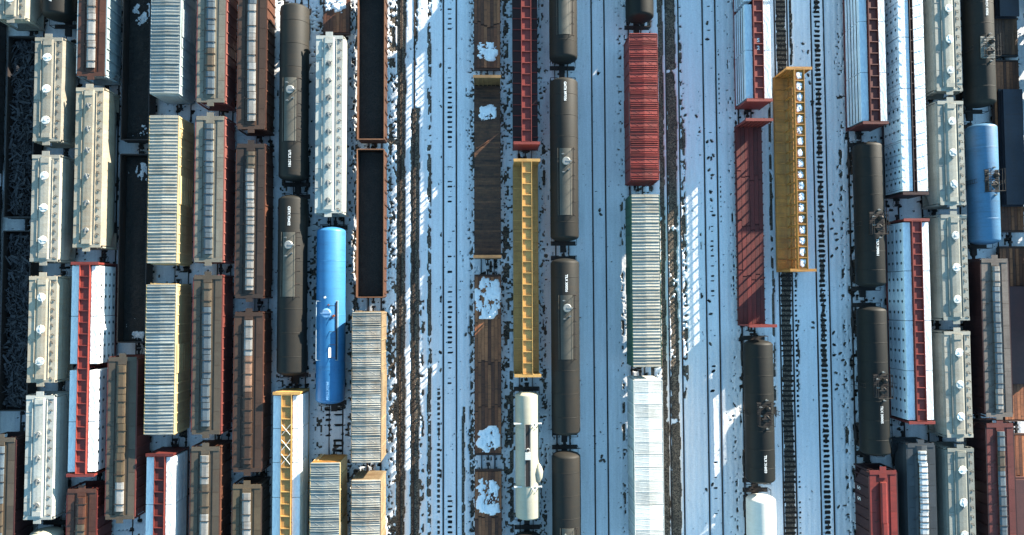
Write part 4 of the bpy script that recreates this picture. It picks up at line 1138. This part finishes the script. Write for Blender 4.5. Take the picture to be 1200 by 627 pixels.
# --- flatcars in the middle
x = xF
add_flat('brown plank flatcar with snow at the top edge, centre', x, 26.1, 47.4, C_WOOD, C_GOND, seed=11)
snow_patch('ragged snow patch on the topmost plank flatcar', x, 28.2, RT + 1.13, 1.25, 1.0, 51, .16)
add_flat('dark plank bulkhead flatcar in the centre row', x, 4.2, 24.5, C_WOODD, C_GONDK, seed=12, across=True, bulk=(P('bulkhead_tan', (122, 96, 62), .5, (76, 56, 38)), 4.2))
snow_patch('small ragged snow patch on the dark bulkhead flatcar', x, 21.1, RT + 1.13, 1.05, .85, 52, .16)
b_ = build('timber', P('timber_orange', (150, 92, 62), .3), lambda m: m.box(-.85, .85, -.06, .06, 0, .1), None, loc=(x - .55, 17.4, RT + 1.14), rot=(0, 0, .6))
b_['label'] = 'short orange timber lying on the dark bulkhead flatcar'; b_['category'] = 'timber'
add_flat('brown plank flatcar with snow at both ends, centre', x, -17.75, 2.5, C_WOOD, C_GOND, seed=13)
snow_patch('large snow patch on the upper end of the lower plank flatcar', x, -.1, RT + 1.13, 1.5, 2.1, 53, .22)
snow_patch('square snow patch on the lower end of the plank flatcar', x, -16.0, RT + 1.13, 1.4, 1.3, 54, .22)
add_flat('brown plank flatcar cut off at the bottom edge, centre', x, -39.1, -19.4, C_WOOD, C_GOND, seed=14)
snow_patch('pointed snow patch on the bottom plank flatcar', x, -22.4, RT + 1.13, 1.4, 1.8, 55, .22)

# --- centerbeams and the silver tank
x = xCB
add_cb('empty dark red centerbeam car at the top, centre', x, 16.5, 41.3, C_OXIDE_B, deckmat=C_MAROON)
add_cb('empty yellow centerbeam car in the centre of the yard', x, -8.9, 15.3, C_YELLOW)
add_tank('short silver tank car with white cross walks below the yellow centerbeam', x, -24.35, -10.5, C_TANKS, r=1.33, zc=2.75, head=.35, style='silver', py=-17.2, bands=2)
add_tank('dark tank car below the silver tank at the bottom edge', x, -42.0, -25.9, C_TANKN, style='plain')
# --- black tank row in the middle
x = xTK
add_tank('brown-black tank car cut off at the top, right of red centerbeam', x, 26.4, 46.4, C_TANKK, style='long', py=32.4, plen=6.6)
add_tank('brown-black tank car with lettering at its upper end, second in the middle tank row', x, 6.15, 24.55, C_TANKK, style='long', py=12.65, plen=7.4, text='GATX 097026', ty=22.68)
add_tank('brown-black tank car, third in the middle tank row, right of yellow centerbeam', x, -15.3, 4.25, C_TANKK, style='long', py=-3.35, plen=7.0, text='TILX 300026', ty=1.45)
add_tank('brown-black tank car at the bottom of the middle tank row', x, -36.0, -17.05, C_TANKK, style='long', py=-28.5, plen=7.0)
# --- boxcar row right of the middle
x = xBX
add_tank('black tank car cut off at the top above the red boxcar', x, 31.2, 51.5, C_TANKN, style='plain')
add_box('red boxcar with diagonally braced roof panels', x, 12.7, 29.1, C_BOXRED, C_BOXRED, H=4.75, style='x', pitch=1.38)
add_box('green-sided boxcar with ribbed white roof', x, -7.7, 11.15, C_ROOFW, C_GREEN, H=4.75, pitch=1.02)
add_box('white boxcar with braced white roof at the bottom, right of centre', x, -27.7, -9.05, C_WHITEBOX, C_WHITEBOX, H=5.1, style='slash', pitch=1.3)

# --- right of the open tracks
x = xRD
r_, L = add_cb('red centerbeam car loaded with pale wraps at the top, left of the yellow centerbeam', x, 21.35, 44.6, C_OXIDE_B, loaded=True)
lumber(r_, x, 32.975, L, [(.6, 6.0), (6.02, 11.6), (12.0, 17.2), (17.22, 22.65)], [W_BLUE], 'red car beside empty yellow centerbeam', 'lumber stacks', layers=5, seed=5)
r_ = add_flat('empty maroon bulkhead flatcar with sunlit streaks left of yellow centerbeam', x, -3.5, 19.75, C_WOODR, C_OXIDE, seed=15, bulk=(C_OXIDE_B, 4.3), nb=6)
add_tank('black tank car below the maroon bulkhead flatcar', x, -20.75, -4.9, C_TANKN, style='grate', py=-12.9, text='TILX 316033', ty=-18.34)
add_tank('white domed tank car at the bottom edge, right of centre', x, -40.5, -22.05, C_TANKW, style='plain', bands=2)
r_, L = add_cb('empty yellow centerbeam car with snow in its top bays, right half', xY, 2.45, 25.65, C_YELLOW2)
n_ = int(round((L - 1.0) / 1.25)); q_ = (L - 1.0) / n_
rg_ = random.Random(77)
for k in range(n_):
    snow_patch('small snow square in the %s bay from the bottom, right yellow centerbeam' % 'first second third fourth fifth sixth seventh eighth ninth tenth eleventh twelfth thirteenth fourteenth fifteenth sixteenth seventeenth eighteenth nineteenth twentieth'.split()[k], xY + rg_.uniform(-.04, .04), 2.45 + .5 + q_ * (k + .5), RT + 4.462, .34, .42, 200 + k, .08)

x = xR1
r_, L = add_cb('red centerbeam car loaded with white wraps at the top, beside dotted white load', x, 18.85, 42.95, C_OXIDE, loaded=True)
lumber(r_, x, 30.9, L, [(.6, 6.2), (6.22, 12.2), (12.22, 18.0), (18.02, 23.5)], [W_BLUE], 'red car above right black tanks', 'lumber stacks', layers=5, seed=6)
add_tank('black tank car, upper of the pair right of the footprints', x, .9, 17.35, C_TANKN, style='grate', py=8.0, text='TILX 290061', ty=5.31)
add_tank('black tank car, lower of the pair right of the footprints', x, -17.85, -1.2, C_TANKN, style='grate', py=-9.93, text='TILX 300005', ty=-13.1)
add_trough('brick red hopper with rounded trough at the bottom, right half', x, -35.0, -19.1, C_BOXRED, C_MAROON, C_BOXRED, nlid=3, clamps=False, gapends=1.3, wide=.34, ltop=4.5)
x = xR2
r_, L = add_cb('centerbeam car with cabled dotted white load at the top right', x, 10.95, 35.1, C_MAROON, loaded=True, chordw=.16)
lumber(r_, x, 23.025, L, [(.6, 6.2), (6.22, 12.0), (12.02, 17.8), (17.82, 23.55)], [W_DOTS2], 'cabled white load at top right', 'lumber stacks', x0=.24, top=4.55, seed=7, cables=[.9 + k * 1.32 for k in range(18)])
r_, L = add_cb('red centerbeam car with blue-shaded dotted load right of the black tanks', x, -14.3, 8.7, C_OXIDE_B, loaded=True)
lumber(r_, x, -2.8, L, [(.6, 6.0), (6.02, 11.5), (11.52, 17.0), (17.02, 22.4)], [W_DOTS2], 'red car right of black tank pair', 'lumber stacks', seed=8)
add_trough('grey rounded hopper with white segmented trough at the bottom right', x, -32.5, -16.2, C_TANKG, C_TANKG, C_LIDW, nlid=11, lid_mats=[C_LIDW], prof=CYL, wide=.42, ltop=4.62, gapends=.8)
x = xR3
for k, (y0, y1, m_, lab) in enumerate([(22.8, 34.6, C_GREY, 'grey hopper with round white hatches, topmost of the right hopper row'), (9.95, 21.8, C_GREY, 'grey hopper with round white hatches, second of the right hopper row'),
                                       (-2.85, 9.0, C_GREY, 'grey hopper with round white hatches, third of the right hopper row'), (-15.7, -3.95, C_STONE, 'grey hopper with round white hatches, fourth of the right hopper row'),
                                       (-28.5, -16.75, C_GREY, 'grey hopper with round white hatches, lowest of the right hopper row')]):
    add_round(lab, x, y0, y1, m_, frac=[.18, .5, .82])
x = xR4
add_tank('olive black tank car with pale platform at the top right', x, 21.5, 40.0, C_TANKK, style='grate_light', py=27.9, text='PROX 43026', ty=32.5)
add_tank('blue tank car with dark platform at the right', x, 5.7, 19.5, C_TANKB2, style='grate', py=12.75, bands=3)
add_trough('grey hopper with silver trough plates below the right blue tank', x, -13.5, 4.1, C_DUSK, C_MAROON, C_TROUGH_B, nlid=7, wide=.36)
add_trough('red-brown hopper with silver trough plates in the lower right', x, -31.0, -14.1, C_RED, C_MAROON, C_TROUGH_B, nlid=7, wide=.36)
x = xR6 - 4.4
x = OCC[19]
def plates(label, y0, y1, mat, seed, z=RT + 1.13):
    rg = random.Random(seed)
    t = thing('steel_plate_stack', label, 'steel plates', x, (y0 + y1) / 2, z, 'steel plate loads')
    for k in range(5):
        ln = (y1 - y0) / 2 - rg.uniform(0, .3)
        obj('bearer' if False else 'plate', shared(('plate', label, k), lambda m: m.box(-1.25 + .04 * k, 1.3 - .03 * k, -ln, ln, .17 * k, .17 * k + .15), 'plate', mat), t, (rg.uniform(-.04, .04), 0, 0))
add_flat('plank flatcar with steel plates in the upper right corner', x, 28.0, 49.2, C_WOODD, C_GONDK, seed=21)
plates('bluish steel plates on the topmost flatcar at the right edge', 32.4, 44.0, C_PLATE, 1)
add_flat('plank flatcar with long bluish plates at the right edge', x, 7.3, 27.5, C_WOOD, C_GOND, seed=22)
plates('long bluish steel plates on the second flatcar at the right edge', 10.2, 24.0, C_PLATE, 2)
add_flat('plank flatcar with reddish plates at the right edge', x, -14.5, 5.6, C_WOOD, C_GOND, seed=23)
plates('reddish steel plates on the third flatcar at the right edge', -10.2, 1.0, C_PLATER, 3)
add_flat('plank flatcar in the lower right corner', x, -36.3, -15.95, C_WOOD, C_GOND, seed=24)
plates('reddish steel plates in the lower right corner', -33.0, -20.7, C_PLATER, 4)
# the neighbouring train just beyond the right edge, whose shadow falls on the plate cars
x = OCC[20]
for k, (y0, y1) in enumerate([(33.5, 45.0), (20.6, 32.3), (7.8, 19.4), (-5.0, 6.6)]):
    add_round('grey hopper of the train just beyond the right edge, %s from the top' % ('first', 'second', 'third', 'fourth')[k], x, y0, y1, C_GREY, frac=[.18, .5, .82])
# cars standing beyond the upper edge, whose shadows reach into the picture
for x, y0, y1, n_ in ((xR1, 44.4, 58.0, 'loaded red centerbeam at the top right'), (xR2, 36.6, 52.0, 'cabled white load'), (xR3, 36.0, 47.7, 'right hopper row'), (xR4, 41.5, 57.0, 'olive black tank'), (xRD, 46.0, 60.0, 'red centerbeam near the yellow one')):
    add_round('grey hopper beyond the upper edge, coupled above the ' + n_, x, y0, y1, C_GREY, frac=[.18, .5, .82])

# small lettering and straps on single cars
for t_, y_ in (('S', 28.45), ('2', 27.6)):
    r_ = [o for o in bpy.data.objects if o.get('label', '').startswith('red centerbeam car loaded with pale wraps')][0]
    me = text_mesh(t_, .6, M_LETTER, .02)
    for v in me.vertices: v.co = (v.co.x, v.co.y + y_ - r_.location.y, 4.475 + v.co.z)
    obj('lettering', me, r_)
r_ = [o for o in bpy.data.objects if o.get('label', '').startswith('brick red hopper')][0]
for t_, y_ in (('S', -21.6), ('S', -22.8)):
    me = text_mesh(t_, .9, M_LETTER, .02)
    for v in me.vertices: v.co = (-1.53 - v.co.z, -v.co.x + y_ - r_.location.y, 1.9 + v.co.y)
    obj('lettering', me, r_)
r_ = [o for o in bpy.data.objects if o.get('label', '').startswith('yellow centerbeam car loaded')][0]
for y_ in (-14.1, -15.7, -17.2):
    build('strap', M_WHITE, lambda m: (m.tube((-.46, -.55, 4.66), (.46, .55, 4.66), .03), m.tube((.46, -.55, 4.7), (-.46, .55, 4.7), .03)), r_, loc=(0, y_ - r_.location.y, 0))
